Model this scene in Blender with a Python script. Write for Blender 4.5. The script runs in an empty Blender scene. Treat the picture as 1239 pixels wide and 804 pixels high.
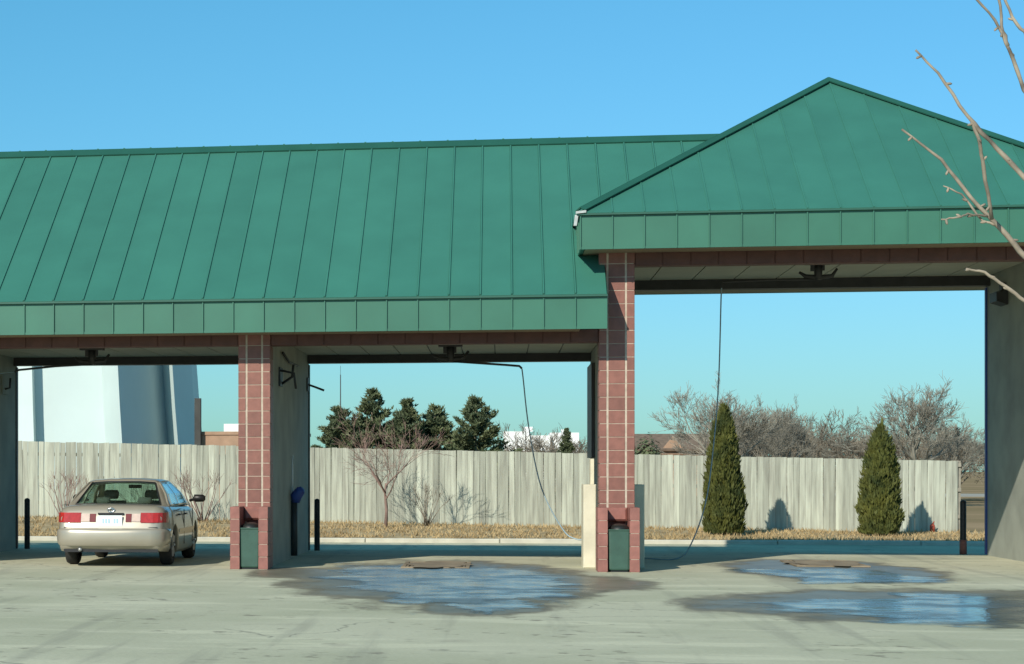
import bpy, bmesh, math, random
from mathutils import Vector, Matrix, noise
from math import radians as R, sin, cos, pi
random.seed(7)
S = bpy.context.scene
C = S.collection

# ------------------------------------------------------------------ camera
cam = bpy.data.cameras.new('camera')
camo = bpy.data.objects.new('camera', cam)
C.objects.link(camo)
camo.location = (0, 0, 1.5)
camo.rotation_euler = (R(90), 0, 0.1619)          # level, turned a little left of the facade's normal
cam.sensor_fit = 'HORIZONTAL'
cam.sensor_width = 36
cam.lens = 2526.4 / 1239 * 36
cam.shift_x = (619.5 - 192.3) / 1239              # the picture is a crop from the side of a wider one
cam.shift_y = (569.2 - 402) / 1239
cam.clip_start = 0.1
cam.clip_end = 3000
S.camera = camo

# ------------------------------------------------------------------ light
SUN_AZ = 26.0      # degrees the light travels to the right of straight into the picture
SUN_EL = 30.4
w = bpy.data.worlds.new('World'); S.world = w; w.use_nodes = True
nt = w.node_tree
bg = nt.nodes['Background']
sky = nt.nodes.new('ShaderNodeTexSky')
sky.sky_type = 'NISHITA'; sky.sun_disc = False
sky.sun_elevation = R(SUN_EL)
sky.sun_rotation = R(180 + SUN_AZ)
sky.altitude = 0; sky.air_density = 1.2; sky.dust_density = 0.35; sky.ozone_density = 1.0
tint = nt.nodes.new('ShaderNodeMix'); tint.data_type = 'RGBA'; tint.blend_type = 'MULTIPLY'; tint.inputs[0].default_value = 1.0
tint.inputs[7].default_value = (0.285, 1.10, 0.96, 1)   # the photograph's cool cyan cast, the same all over the sky
sepc = nt.nodes.new('ShaderNodeSeparateColor'); comc = nt.nodes.new('ShaderNodeCombineColor'); pw = nt.nodes.new('ShaderNodeMath')
pw.operation = 'POWER'; pw.inputs[1].default_value = 0.74      # softer green ramp: the photograph's blue stays even down to the horizon
nt.links.new(sky.outputs[0], sepc.inputs[0]); nt.links.new(sepc.outputs[0], comc.inputs[0]); nt.links.new(sepc.outputs[1], pw.inputs[0])
nt.links.new(pw.outputs[0], comc.inputs[1]); nt.links.new(sepc.outputs[2], comc.inputs[2])
nt.links.new(comc.outputs[0], tint.inputs[6]); nt.links.new(tint.outputs[2], bg.inputs[0])
bg.inputs[1].default_value = 0.13
sl = bpy.data.lights.new('sun', 'SUN'); sl.energy = 5.0; sl.angle = R(0.5); sl.color = (1, 0.93, 0.80)
so = bpy.data.objects.new('sun', sl); C.objects.link(so)
dv = Vector((sin(R(SUN_AZ)) * cos(R(SUN_EL)), cos(R(SUN_AZ)) * cos(R(SUN_EL)), -sin(R(SUN_EL))))
so.rotation_euler = dv.to_track_quat('-Z', 'Y').to_euler()
so.location = (-20, -30, 30)
S.view_settings.view_transform = 'Standard'
S.view_settings.look = 'None'
S.view_settings.exposure = 0.0
S.view_settings.gamma = 1.0
S.render.filter_size = 2.4

# ------------------------------------------------------------------ materials
def mat(name, col, rough=0.7, metal=0.0, var=0.0, scale=8.0, stretch=(1, 1, 1), rnd=0.0, bump=0.0, bscale=None,
        coat=0.0, spec=None, col2=None, detail=6):
    """procedural: base colour mottled by noise between col and col2, an optional shift per object, a little bump"""
    m = bpy.data.materials.new(name); m.use_nodes = True
    n = m.node_tree.nodes; L = m.node_tree.links
    p = n['Principled BSDF']
    p.inputs['Roughness'].default_value = rough
    p.inputs['Metallic'].default_value = metal
    if coat: p.inputs['Coat Weight'].default_value = coat; p.inputs['Coat Roughness'].default_value = 0.06
    if spec is not None: p.inputs['Specular IOR Level'].default_value = spec
    tc = n.new('ShaderNodeTexCoord'); mp = n.new('ShaderNodeMapping')
    mp.inputs['Scale'].default_value = stretch
    L.new(tc.outputs['Object'], mp.inputs[0])
    oi = n.new('ShaderNodeObjectInfo')
    off = n.new('ShaderNodeVectorMath'); off.operation = 'MULTIPLY_ADD'
    L.new(oi.outputs['Random'], off.inputs[0]); off.inputs[1].default_value = (37, 17, 23); L.new(mp.outputs[0], off.inputs[2])
    nz = n.new('ShaderNodeTexNoise'); nz.inputs['Scale'].default_value = scale; nz.inputs['Detail'].default_value = detail
    L.new(off.outputs[0], nz.inputs['Vector'])
    rp = n.new('ShaderNodeValToRGB')
    c2 = col2 if col2 else tuple(c * (1 - var) for c in col)
    c1 = col if col2 else tuple(min(1, c * (1 + var)) for c in col)
    rp.color_ramp.elements[0].position = 0.32; rp.color_ramp.elements[1].position = 0.68
    rp.color_ramp.elements[0].color = (*c2, 1); rp.color_ramp.elements[1].color = (*c1, 1)
    L.new(nz.outputs['Fac'], rp.inputs[0])
    out = rp.outputs[0]
    if rnd:
        hs = n.new('ShaderNodeHueSaturation')
        mr = n.new('ShaderNodeMapRange'); mr.inputs[3].default_value = 1 - rnd; mr.inputs[4].default_value = 1 + rnd
        L.new(oi.outputs['Random'], mr.inputs[0]); L.new(mr.outputs[0], hs.inputs['Value']); L.new(out, hs.inputs['Color'])
        out = hs.outputs[0]
    L.new(out, p.inputs['Base Color'])
    if bump:
        nb = n.new('ShaderNodeTexNoise'); nb.inputs['Scale'].default_value = bscale or scale * 6; nb.inputs['Detail'].default_value = 4
        L.new(off.outputs[0], nb.inputs['Vector'])
        b = n.new('ShaderNodeBump'); b.inputs['Strength'].default_value = bump; b.inputs['Distance'].default_value = 0.02
        L.new(nb.outputs['Fac'], b.inputs['Height']); L.new(b.outputs[0], p.inputs['Normal'])
    return m

M = {}
M['roof'] = mat('green_roof_metal', (0.040, 0.165, 0.122), 0.45, var=0.07, scale=1.2, rnd=0.05, bump=0.05, bscale=3)
M['fascia'] = mat('green_fascia_metal', (0.033, 0.140, 0.092), 0.45, var=0.08, scale=1.5, rnd=0.06, bump=0.05, bscale=3)
M['trimgreen'] = mat('dark_green_trim', (0.016, 0.09, 0.062), 0.5, var=0.1, scale=2)
M['block'] = mat('red_glazed_block', (0.215, 0.086, 0.064), 0.55, var=0.13, scale=9, rnd=0.14, bump=0.15, bscale=60)
M['wing'] = mat('pink_red_block', (0.27, 0.108, 0.086), 0.6, var=0.14, scale=9, rnd=0.12, bump=0.15, bscale=60)
M['mortar'] = mat('pale_mortar', (0.46, 0.38, 0.30), 0.9, var=0.15, scale=14, bump=0.2)
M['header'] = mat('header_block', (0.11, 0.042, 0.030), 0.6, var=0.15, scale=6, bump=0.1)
M['wall'] = mat('grey_bay_wall', (0.30, 0.31, 0.26), 0.8, var=0.16, scale=1.6, bump=0.2, bscale=40)
M['cream'] = mat('cream_concrete', (0.60, 0.56, 0.42), 0.8, var=0.10, scale=4, bump=0.15, bscale=40)
M['ceiling'] = mat('painted_ceiling', (0.42, 0.41, 0.33), 0.7, var=0.08, scale=1.5)
M['darksteel'] = mat('dark_steel', (0.035, 0.035, 0.035), 0.55, var=0.2, scale=5)
M['soffit'] = mat('tan_soffit', (0.24, 0.19, 0.12), 0.7, var=0.1, scale=4)
M['blue'] = mat('blue_paint', (0.03, 0.065, 0.26), 0.5, var=0.1, scale=6)
M['bluehose'] = mat('blue_grey_hose', (0.28, 0.38, 0.43), 0.45, var=0.1, scale=20)
M['white'] = mat('white_metal', (0.78, 0.80, 0.78), 0.5, var=0.04, scale=2)
M['glint_metal'] = mat('pale_glint_metal', (0.42, 0.45, 0.44), 0.5, var=0.2, scale=9)  # pale tone carries the reflection off the tall side fascia
M['bin'] = mat('bin_green', (0.035, 0.085, 0.062), 0.45, var=0.15, scale=6, bump=0.1)
M['binlid'] = mat('bin_black', (0.012, 0.014, 0.013), 0.4, var=0.2, scale=10)
M['post'] = mat('black_post_paint', (0.012, 0.012, 0.012), 0.5, var=0.3, scale=10)
M['postlit'] = mat('painted_sunlit_post', (0.26, 0.10, 0.075), 0.7, var=0.2, scale=12)  # pinkish sunlight on the post foot, put into the colour
M['plank'] = mat('weathered_plank', (0.46, 0.485, 0.395), 0.9, scale=2.6, stretch=(5, 5, 0.7), rnd=0.20, bump=0.35, bscale=16, col2=(0.28, 0.285, 0.235))
M['rail'] = mat('fence_rail', (0.28, 0.26, 0.21), 0.9, var=0.2, scale=4)
M['bark'] = mat('grey_bark', (0.20, 0.165, 0.125), 0.9, var=0.25, scale=6, rnd=0.12)
M['twig'] = mat('reddish_twig', (0.21, 0.14, 0.115), 0.9, var=0.2, scale=6, rnd=0.12)
M['palebark'] = mat('pale_branch_bark', (0.38, 0.32, 0.24), 0.85, scale=9, col2=(0.11, 0.09, 0.07))
M['farbark'] = mat('far_bark', (0.20, 0.190, 0.155), 0.95, var=0.2, scale=2, rnd=0.18)
M['farbrown'] = mat('far_brown_bark', (0.205, 0.175, 0.130), 0.95, var=0.2, scale=2, rnd=0.2)
M['thuja'] = mat('arborvitae_leaf', (0.125, 0.132, 0.024), 0.7, scale=3.2, col2=(0.036, 0.054, 0.012), rnd=0.08)
M['pine'] = mat('pine_needle', (0.14, 0.165, 0.075), 0.75, scale=2.0, col2=(0.055, 0.080, 0.038), rnd=0.15)
M['tank'] = mat('white_tank_paint', (0.50, 0.60, 0.585), 0.55, var=0.03, scale=0.6)
M['tanbrick'] = mat('tan_brick', (0.36, 0.23, 0.15), 0.85, var=0.12, scale=3)
M['darkbrick'] = mat('dark_flue', (0.05, 0.05, 0.045), 0.8, var=0.2, scale=2)
M['shingle'] = mat('brown_shingle', (0.17, 0.12, 0.085), 0.9, var=0.2, scale=3)
M['farwall'] = mat('white_panel', (0.75, 0.76, 0.74), 0.6, var=0.05, scale=0.3)
M['farroad'] = mat('far_road', (0.36, 0.35, 0.31), 1.0, spec=0.0, var=0.1, scale=0.2)
M['paint'] = mat('champagne_paint', (0.37, 0.335, 0.265), 0.38, 0.35, var=0.03, scale=4, coat=0.6)
M['trimblack'] = mat('black_plastic', (0.012, 0.012, 0.013), 0.45, var=0.2, scale=10)
M['rubber'] = mat('tyre_rubber', (0.02, 0.02, 0.019), 0.85, var=0.3, scale=14)
M['rim'] = mat('silver_rim', (0.42, 0.42, 0.40), 0.35, 0.6, var=0.1, scale=9)
M['redlens'] = mat('red_lens', (0.36, 0.020, 0.014), 0.15, var=0.15, scale=20, coat=0.5)
M['palelens'] = mat('pale_lens', (0.52, 0.38, 0.31), 0.25, var=0.08, scale=20, coat=0.5)
M['darklens'] = mat('dark_red_lens', (0.14, 0.012, 0.012), 0.2, var=0.1, scale=20)
M['plate'] = mat('licence_plate', (0.80, 0.84, 0.84), 0.4, var=0.02, scale=10)
M['platemark'] = mat('plate_blue_marks', (0.42, 0.58, 0.66), 0.5, var=0.05, scale=10)
M['chrome'] = mat('chrome', (0.8, 0.8, 0.78), 0.15, 1.0, var=0.02, scale=5)
M['seat'] = mat('grey_seat_cloth', (0.11, 0.105, 0.09), 0.9, var=0.15, scale=20)
M['orange'] = mat('orange_red_plastic', (0.40, 0.07, 0.035), 0.6, var=0.1, scale=8)
M['grate'] = mat('rusty_grate', (0.30, 0.24, 0.16), 0.9, scale=2.5, col2=(0.17, 0.135, 0.09))
M['curb'] = mat('curb_concrete', (0.50, 0.48, 0.40), 0.9, var=0.12, scale=3, bump=0.2)
M['straw'] = mat('dry_grass_blade', (0.50, 0.38, 0.20), 0.9, scale=1.5, col2=(0.30, 0.21, 0.10), rnd=0.1)
M['verge'] = mat('dry_grass_ground', (0.46, 0.36, 0.20), 0.95, scale=1.6, col2=(0.21, 0.15, 0.075), bump=0.5, bscale=14)
M['field'] = mat('winter_field', (0.34, 0.25, 0.155), 1.0, spec=0.0, scale=0.15, col2=(0.20, 0.16, 0.09), bump=0.3, bscale=3)

def glass_mat():
    m = bpy.data.materials.new('tinted_car_glass'); m.use_nodes = True
    n = m.node_tree.nodes; L = m.node_tree.links
    out = n['Material Output']; n.remove(n['Principled BSDF'])
    t = n.new('ShaderNodeBsdfTransparent'); t.inputs[0].default_value = (0.80, 0.90, 0.86, 1)
    g = n.new('ShaderNodeBsdfGlossy'); g.inputs['Roughness'].default_value = 0.03; g.inputs[0].default_value = (0.9, 0.95, 1, 1)
    f = n.new('ShaderNodeFresnel'); ge = n.new('ShaderNodeNewGeometry'); ior = n.new('ShaderNodeMapRange')
    ior.inputs[3].default_value = 1.5; ior.inputs[4].default_value = 1 / 1.5
    L.new(ge.outputs['Backfacing'], ior.inputs[0]); L.new(ior.outputs[0], f.inputs[0])
    mx = n.new('ShaderNodeMixShader')
    L.new(f.outputs[0], mx.inputs[0]); L.new(t.outputs[0], mx.inputs[1]); L.new(g.outputs[0], mx.inputs[2])
    L.new(mx.outputs[0], out.inputs[0])
    return m
M['glass'] = glass_mat()

# damp patches on the concrete (wear with a shape of its own): centre x, y, radii, turn
DAMP = [(-0.75, 28.9, 2.45, 6.6, 0.05), (4.7, 24.6, 2.7, 3.6, -0.5), (4.9, 32.6, 1.75, 4.4, 0.05), (-2.5, 30.2, 1.3, 2.0, 0.3),
        (0.9, 28.2, 1.25, 2.6, 0.0), (-0.2, 23.4, 0.8, 1.9, 0.0), (7.2, 23.6, 2.2, 2.8, 0.0)]
def concrete_mat():
    m = bpy.data.materials.new('worn_concrete'); m.use_nodes = True
    n = m.node_tree.nodes; L = m.node_tree.links
    p = n['Principled BSDF']
    tc = n.new('ShaderNodeTexCoord')
    def noise_(scale, detail=5, vec=None, rough=0.55):
        z = n.new('ShaderNodeTexNoise'); z.inputs['Scale'].default_value = scale; z.inputs['Detail'].default_value = detail
        z.inputs['Roughness'].default_value = rough
        L.new(vec or tc.outputs['Object'], z.inputs['Vector']); return z
    def math_(op, a, b=None, clamp=False):
        q = n.new('ShaderNodeMath'); q.operation = op; q.use_clamp = clamp
        for i, v in enumerate((a, b)):
            if v is None: continue
            if isinstance(v, (int, float)): q.inputs[i].default_value = v
            else: L.new(v, q.inputs[i])
        return q.outputs[0]
    def step_(v, a, b):
        r = n.new('ShaderNodeMapRange'); r.interpolation_type = 'SMOOTHSTEP'
        r.inputs[1].default_value = a; r.inputs[2].default_value = b; L.new(v, r.inputs[0]); return r.outputs[0]
    def mixc(f, a, b, mode='MIX'):
        x = n.new('ShaderNodeMix'); x.data_type = 'RGBA'; x.blend_type = mode
        if isinstance(f, (int, float)): x.inputs[0].default_value = f
        else: L.new(f, x.inputs[0])
        for s, v in ((6, a), (7, b)):
            if isinstance(v, tuple): x.inputs[s].default_value = (*v, 1)
            else: L.new(v, x.inputs[s])
        return x.outputs[2]
    big = noise_(0.35, 6); mid = noise_(1.7, 6); fine = noise_(22, 4)
    mp = n.new('ShaderNodeMapping'); mp.inputs['Scale'].default_value = (0.35, 1.3, 1); L.new(tc.outputs['Object'], mp.inputs[0])
    streak = noise_(0.9, 5, mp.outputs[0])
    col = mixc(step_(big.outputs[0], 0.35, 0.65), (0.395, 0.390, 0.268), (0.475, 0.460, 0.330))
    col = mixc(math_('MULTIPLY', step_(streak.outputs[0], 0.53, 0.64), 0.7), col, (0.56, 0.54, 0.385))
    col = mixc(math_('MULTIPLY', step_(mid.outputs[0], 0.58, 0.75), 0.45), col, (0.29, 0.265, 0.20))
    col = mixc(0.35, col, mixc(fine.outputs[0], (0.30, 0.30, 0.30), (0.75, 0.75, 0.75)), 'OVERLAY')
    # cracks
    vo = n.new('ShaderNodeTexVoronoi'); vo.feature = 'DISTANCE_TO_EDGE'; vo.inputs['Scale'].default_value = 0.22
    ad = n.new('ShaderNodeVectorMath'); ad.operation = 'MULTIPLY_ADD'
    L.new(noise_(1.3, 4).outputs['Color'], ad.inputs[0]); ad.inputs[1].default_value = (0.9, 0.9, 0); L.new(tc.outputs['Object'], ad.inputs[2])
    L.new(ad.outputs[0], vo.inputs['Vector'])
    crack = math_('SUBTRACT', 1, step_(vo.outputs['Distance'], 0.0, 0.006))
    crack = math_('MULTIPLY', crack, step_(big.outputs[0], 0.5, 0.6))
    col = mixc(math_('MULTIPLY', crack, 0.6), col, (0.12, 0.11, 0.09))
    # tyre wear running into the bays and oil drips
    mpt = n.new('ShaderNodeMapping'); mpt.inputs['Scale'].default_value = (1.4, 0.07, 1); L.new(tc.outputs['Object'], mpt.inputs[0])
    tyre = noise_(1.6, 4, mpt.outputs[0])
    col = mixc(math_('MULTIPLY', step_(tyre.outputs[0], 0.53, 0.66), 0.34), col, (0.22, 0.21, 0.165))
    oil = noise_(0.8, 3); oil2 = noise_(4.5, 3)
    o_ = math_('MULTIPLY', step_(oil.outputs[0], 0.48, 0.62), step_(oil2.outputs[0], 0.55, 0.68))
    col = mixc(math_('MULTIPLY', o_, 0.75), col, (0.15, 0.13, 0.095))
    # damp
    sp = n.new('ShaderNodeSeparateXYZ'); L.new(tc.outputs['Object'], sp.inputs[0])
    f = None
    for cx, cy, rx, ry, a in DAMP:
        dx = math_('SUBTRACT', sp.outputs[0], cx); dy = math_('SUBTRACT', sp.outputs[1], cy)
        ux = math_('ADD', math_('MULTIPLY', dx, cos(a)), math_('MULTIPLY', dy, sin(a)))
        uy = math_('SUBTRACT', math_('MULTIPLY', dy, cos(a)), math_('MULTIPLY', dx, sin(a)))
        ux = math_('DIVIDE', ux, rx); uy = math_('DIVIDE', uy, ry)
        d = math_('SUBTRACT', 1, math_('SQRT', math_('ADD', math_('MULTIPLY', ux, ux), math_('MULTIPLY', uy, uy))))
        f = d if f is None else math_('MAXIMUM', f, d)
    mp2 = n.new('ShaderNodeMapping'); mp2.inputs['Scale'].default_value = (1.0, 0.55, 1); L.new(tc.outputs['Object'], mp2.inputs[0])
    wob = noise_(1.1, 6, mp2.outputs[0], 0.62)
    f = math_('ADD', f, math_('MULTIPLY', math_('SUBTRACT', wob.outputs[0], 0.5), 0.9))
    damp = step_(f, 0.0, 0.20)
    col = mixc(math_('MULTIPLY', damp, 0.85), col, mixc(step_(mid.outputs[0], 0.4, 0.6), (0.105, 0.088, 0.058), (0.16, 0.14, 0.10)))
    L.new(col, p.inputs['Base Color'])
    rg = math_('SUBTRACT', 0.9, math_('MULTIPLY', step_(f, 0.08, 0.32), 0.50))
    L.new(rg, p.inputs['Roughness'])
    b = n.new('ShaderNodeBump'); b.inputs['Strength'].default_value = 0.35; b.inputs['Distance'].default_value = 0.012
    L.new(fine.outputs[0], b.inputs['Height']); L.new(b.outputs[0], p.inputs['Normal'])
    return m
M['concrete'] = concrete_mat()

def puddle_mat():
    """a thin broken film of water: dry gaps where the concrete shows, deeper towards the middle"""
    m = bpy.data.materials.new('shallow_water'); m.use_nodes = True
    n = m.node_tree.nodes; L = m.node_tree.links
    p = n['Principled BSDF']
    tc = n.new('ShaderNodeTexCoord')
    def nz(scale, detail, rough=.55):
        z = n.new('ShaderNodeTexNoise'); z.inputs['Scale'].default_value = scale; z.inputs['Detail'].default_value = detail; z.inputs['Roughness'].default_value = rough
        L.new(tc.outputs['Object'], z.inputs['Vector']); return z.outputs[0]
    def mth(op, a, b):
        q = n.new('ShaderNodeMath'); q.operation = op
        for i_, v in enumerate((a, b)):
            if isinstance(v, (int, float)): q.inputs[i_].default_value = v
            else: L.new(v, q.inputs[i_])
        return q.outputs[0]
    def stp(v, a, b, c=0.0, d=1.0):
        r_ = n.new('ShaderNodeMapRange'); r_.interpolation_type = 'SMOOTHSTEP'
        r_.inputs[1].default_value = a; r_.inputs[2].default_value = b; r_.inputs[3].default_value = c; r_.inputs[4].default_value = d
        L.new(v, r_.inputs[0]); return r_.outputs[0]
    at = n.new('ShaderNodeAttribute'); at.attribute_name = 'depth'
    f = mth('ADD', mth('MULTIPLY', at.outputs['Fac'], 1.5), mth('MULTIPLY', mth('SUBTRACT', nz(0.85, 6, .6), 0.5), 2.3))
    film = stp(f, 0.10, 0.62)
    rp = n.new('ShaderNodeValToRGB'); rp.color_ramp.elements[0].position = 0.38; rp.color_ramp.elements[1].position = 0.62
    rp.color_ramp.elements[0].color = (0.085, 0.105, 0.11, 1); rp.color_ramp.elements[1].color = (0.13, 0.13, 0.11, 1)
    L.new(nz(1.7, 5), rp.inputs[0]); L.new(rp.outputs[0], p.inputs['Base Color'])
    L.new(stp(nz(1.3, 4), 0.4, 0.65, 0.13, 0.32), p.inputs['Roughness'])
    p.inputs['IOR'].default_value = 1.33
    L.new(film, p.inputs['Alpha'])
    b = n.new('ShaderNodeBump'); b.inputs['Strength'].default_value = 0.4; b.inputs['Distance'].default_value = 0.03
    L.new(nz(5, 3), b.inputs['Height']); L.new(b.outputs[0], p.inputs['Normal'])
    return m
M['water'] = puddle_mat()

# ------------------------------------------------------------------ mesh helpers
class MB:
    def __init__(s): s.v = []; s.f = []
    def box(s, x0, x1, y0, y1, z0, z1):
        b = len(s.v)
        s.v += [(x0, y0, z0), (x1, y0, z0), (x1, y1, z0), (x0, y1, z0), (x0, y0, z1), (x1, y0, z1), (x1, y1, z1), (x0, y1, z1)]
        s.f += [tuple(b + i for i in q) for q in ((0, 3, 2, 1), (4, 5, 6, 7), (0, 1, 5, 4), (1, 2, 6, 5), (2, 3, 7, 6), (3, 0, 4, 7))]
        return s
    def bev(s, x0, x1, y0, y1, z0, z1, c):
        """box with its front vertical and horizontal edges chamfered (front = -y)"""
        b = len(s.v)
        s.v += [(x0, y1, z0), (x1, y1, z0), (x1, y1, z1), (x0, y1, z1),
                (x0, y0 + c, z0), (x1, y0 + c, z0), (x1, y0 + c, z1), (x0, y0 + c, z1),
                (x0 + c, y0, z0 + c), (x1 - c, y0, z0 + c), (x1 - c, y0, z1 - c), (x0 + c, y0, z1 - c)]
        for q in ((0, 3, 2, 1), (0, 1, 5, 4), (1, 2, 6, 5), (2, 3, 7, 6), (3, 0, 4, 7), (4, 5, 9, 8), (5, 6, 10, 9), (6, 7, 11, 10), (7, 4, 8, 11), (8, 9, 10, 11)):
            s.f.append(tuple(b + i for i in q))
        return s
    def poly(s, pts):
        b = len(s.v); s.v += [tuple(p) for p in pts]; s.f.append(tuple(range(b, b + len(pts)))); return s
    def slab(s, pts, t):
        """a polygon (any plane) given thickness t along minus its normal"""
        P = [Vector(p) for p in pts]
        nrm = (P[1] - P[0]).cross(P[2] - P[0]).normalized()
        b = len(s.v); k = len(P)
        s.v += [tuple(p) for p in P] + [tuple(p - nrm * t) for p in P]
        s.f.append(tuple(range(b, b + k))); s.f.append(tuple(range(b + 2 * k - 1, b + k - 1, -1)))
        for i in range(k):
            j = (i + 1) % k
            s.f.append((b + i, b + k + i, b + k + j, b + j))
        return s
    def tube(s, pts, rad, n=8, cap=True):
        pts = [Vector(p) for p in pts]
        if not isinstance(rad, (list, tuple)): rad = [rad] * len(pts)
        b = len(s.v); up = None
        for i, p in enumerate(pts):
            d = (pts[min(i + 1, len(pts) - 1)] - pts[max(i - 1, 0)])
            d = d.normalized() if d.length > 1e-9 else Vector((0, 0, 1))
            if up is None:
                up = d.orthogonal().normalized()
            else:
                up = (up - d * up.dot(d)); up = up.normalized() if up.length > 1e-6 else d.orthogonal().normalized()
            sd = d.cross(up)
            for k in range(n):
                a = 2 * pi * k / n
                s.v.append(tuple(p + (up * cos(a) + sd * sin(a)) * rad[i]))
        for i in range(len(pts) - 1):
            for k in range(n):
                q = (k + 1) % n
                s.f.append((b + i * n + k, b + i * n + q, b + (i + 1) * n + q, b + (i + 1) * n + k))
        if cap:
            s.f.append(tuple(b + k for k in range(n - 1, -1, -1)))
            e = b + (len(pts) - 1) * n
            s.f.append(tuple(e + k for k in range(n)))
        return s
    def cyl(s, c, r, h, n=16, r2=None):
        return s.tube([c, (c[0], c[1], c[2] + h)], [r, r if r2 is None else r2], n)
    def mesh(s, name, m, smooth=False):
        me = bpy.data.meshes.new(name); me.from_pydata(s.v, [], s.f); me.update()
        if m: me.materials.append(m)
        if smooth:
            for p in me.polygons: p.use_smooth = True
        return me

BASE = {}
def tag(o, label=None, cat=None, group=None, kind=None):
    if label: o['label'] = label
    if cat: o['category'] = cat
    if group: o['group'] = group
    if kind: o['kind'] = kind
    return o
def link(name, me, parent=None, loc=(0, 0, 0)):
    o = bpy.data.objects.new(name, me); C.objects.link(o); o.location = loc
    if parent: o.parent = parent
    return o
def thing(name, loc, label, cat, group=None, rz=0):
    o = link(name, None, None, loc); o.rotation_euler = (0, 0, rz); o.empty_display_size = 0.3
    BASE[o.name] = Vector(loc)
    return tag(o, label, cat, group)
def obj(name, mb, m, parent=None, smooth=False, at=None):
    """a mesh object; geometry given in world coordinates, origin moved to `at` (default: the parent's base)"""
    pb = BASE.get(parent.name, Vector()) if parent else Vector()
    a = Vector(at) if at is not None else pb.copy()
    mb.v = [(x - a.x, y - a.y, z - a.z) for x, y, z in mb.v]
    o = link(name, mb.mesh(name, m, smooth), parent, a - pb)
    BASE[o.name] = a
    return o
def structure(name, mb, m, smooth=False):
    return tag(obj(name, mb, m, None, smooth), kind='structure')
def lerp(a, b, t): return a + (b - a) * t

# ------------------------------------------------------------------ ground
def lot_z(y):
    if y < 38.9: return 0.0
    if y < 45.2:
        t = (y - 38.9) / 6.3; return -0.2 * (3 * t * t - 2 * t ** 3)
    return -0.2 + 0.07 * (y - 45.2) / 2.1
def fence_z(x): return lerp(0.28, -0.02, min(1, max(0, (x + 12.3) / 23.3)))
def verge_z(x, y):
    e = -0.05
    if y <= 53.2:
        t = (y - 47.4) / 5.8
        z = lerp(e, fence_z(x), min(1, t * 1.5) ** 0.8)
    else:
        t = min(1, (y - 53.2) / 12.0)
        z = lerp(fence_z(x), -0.4, t * t * (3 - 2 * t))
    return z + 0.03 * noise.noise(Vector((x * 0.8, y * 0.8, 0)))

mb = MB()
ys = [-30, 0, 10, 20, 30, 38.9] + [38.9 + 6.3 * i / 12 for i in range(1, 13)] + [47.3]
xs = [-70, -30, -16, -8, 0, 8, 16, 30, 70]
for y in ys:
    for x in xs: mb.v.append((x, y, lot_z(y)))
for j in range(len(ys) - 1):
    for i in range(len(xs) - 1):
        a = j * len(xs) + i; mb.f.append((a, a + 1, a + 1 + len(xs), a + len(xs)))
structure('concrete_lot', mb, M['concrete'], True)

mb = MB()
xs = [-60 + i * 0.8 for i in range(151)]; ys = [47.42 + i * 0.5 for i in range(12)] + [53.5 + i * 1.2 for i in range(12)]
for y in ys:
    for x in xs: mb.v.append((x, y, verge_z(x, y)))
for j in range(len(ys) - 1):
    for i in range(len(xs) - 1):
        a = j * len(xs) + i; mb.f.append((a, a + 1, a + 1 + len(xs), a + len(xs)))
structure('grass_verge', mb, M['verge'], True)
structure('ground', MB().poly([(-1500, -300, -0.32), (1500, -300, -0.32), (1500, 2500, -0.32), (-1500, 2500, -0.32)]), M['field'])
structure('far_road', MB().box(-300, 400, 150, 168, -0.315, -0.30), M['farroad'])
k = MB()
for i in range(40):
    x0 = -60 + i * 3
    k.bev(x0 + 0.006, x0 + 2.994, 47.28, 47.44, -0.3, -0.035 + random.uniform(-.006, .006), 0.02)
structure('kerb', k, M['curb'])

def puddle(cx, cy, rx, ry, ang, seed, z, am=0.5, n=160):
    m = MB(); pts = []
    for i in range(n):
        a = 2 * pi * i / n
        q = 1 + am * noise.fractal(Vector((cos(a) * 1.4 + seed, sin(a) * 1.4, seed * 3.1)), 0.9, 2.2, 5)
        x, y = cos(a) * rx * q, sin(a) * ry * q
        pts.append((cx + x * cos(ang) - y * sin(ang), cy + x * sin(ang) + y * cos(ang), z))
    m.v = [(cx, cy, z)] + [(lerp(cx, x, .5), lerp(cy, y, .5), z) for x, y, _ in pts] + pts
    m.f = [(0, 1 + i, 1 + (i + 1) % n) for i in range(n)] + [(1 + i, 1 + n + i, 1 + n + (i + 1) % n, 1 + (i + 1) % n) for i in range(n)]
    o = structure('puddle', m, M['water'])
    at = o.data.attributes.new('depth', 'FLOAT', 'POINT')
    at.data.foreach_set('value', [1.0] + [.62] * n + [0.0] * n)
    return o
puddle(-0.75, 28.6, 2.15, 6.0, 0.02, 3.3, 0.005, 0.5)
puddle(-0.15, 23.6, 0.55, 1.5, 0.0, 6.6, 0.004, 0.5)
puddle(4.75, 30.8, 1.15, 2.7, 0.05, 8.1, 0.005)
puddle(5.1, 23.9, 2.5, 2.75, 0.35, 5.2, 0.005, 0.4)

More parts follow.
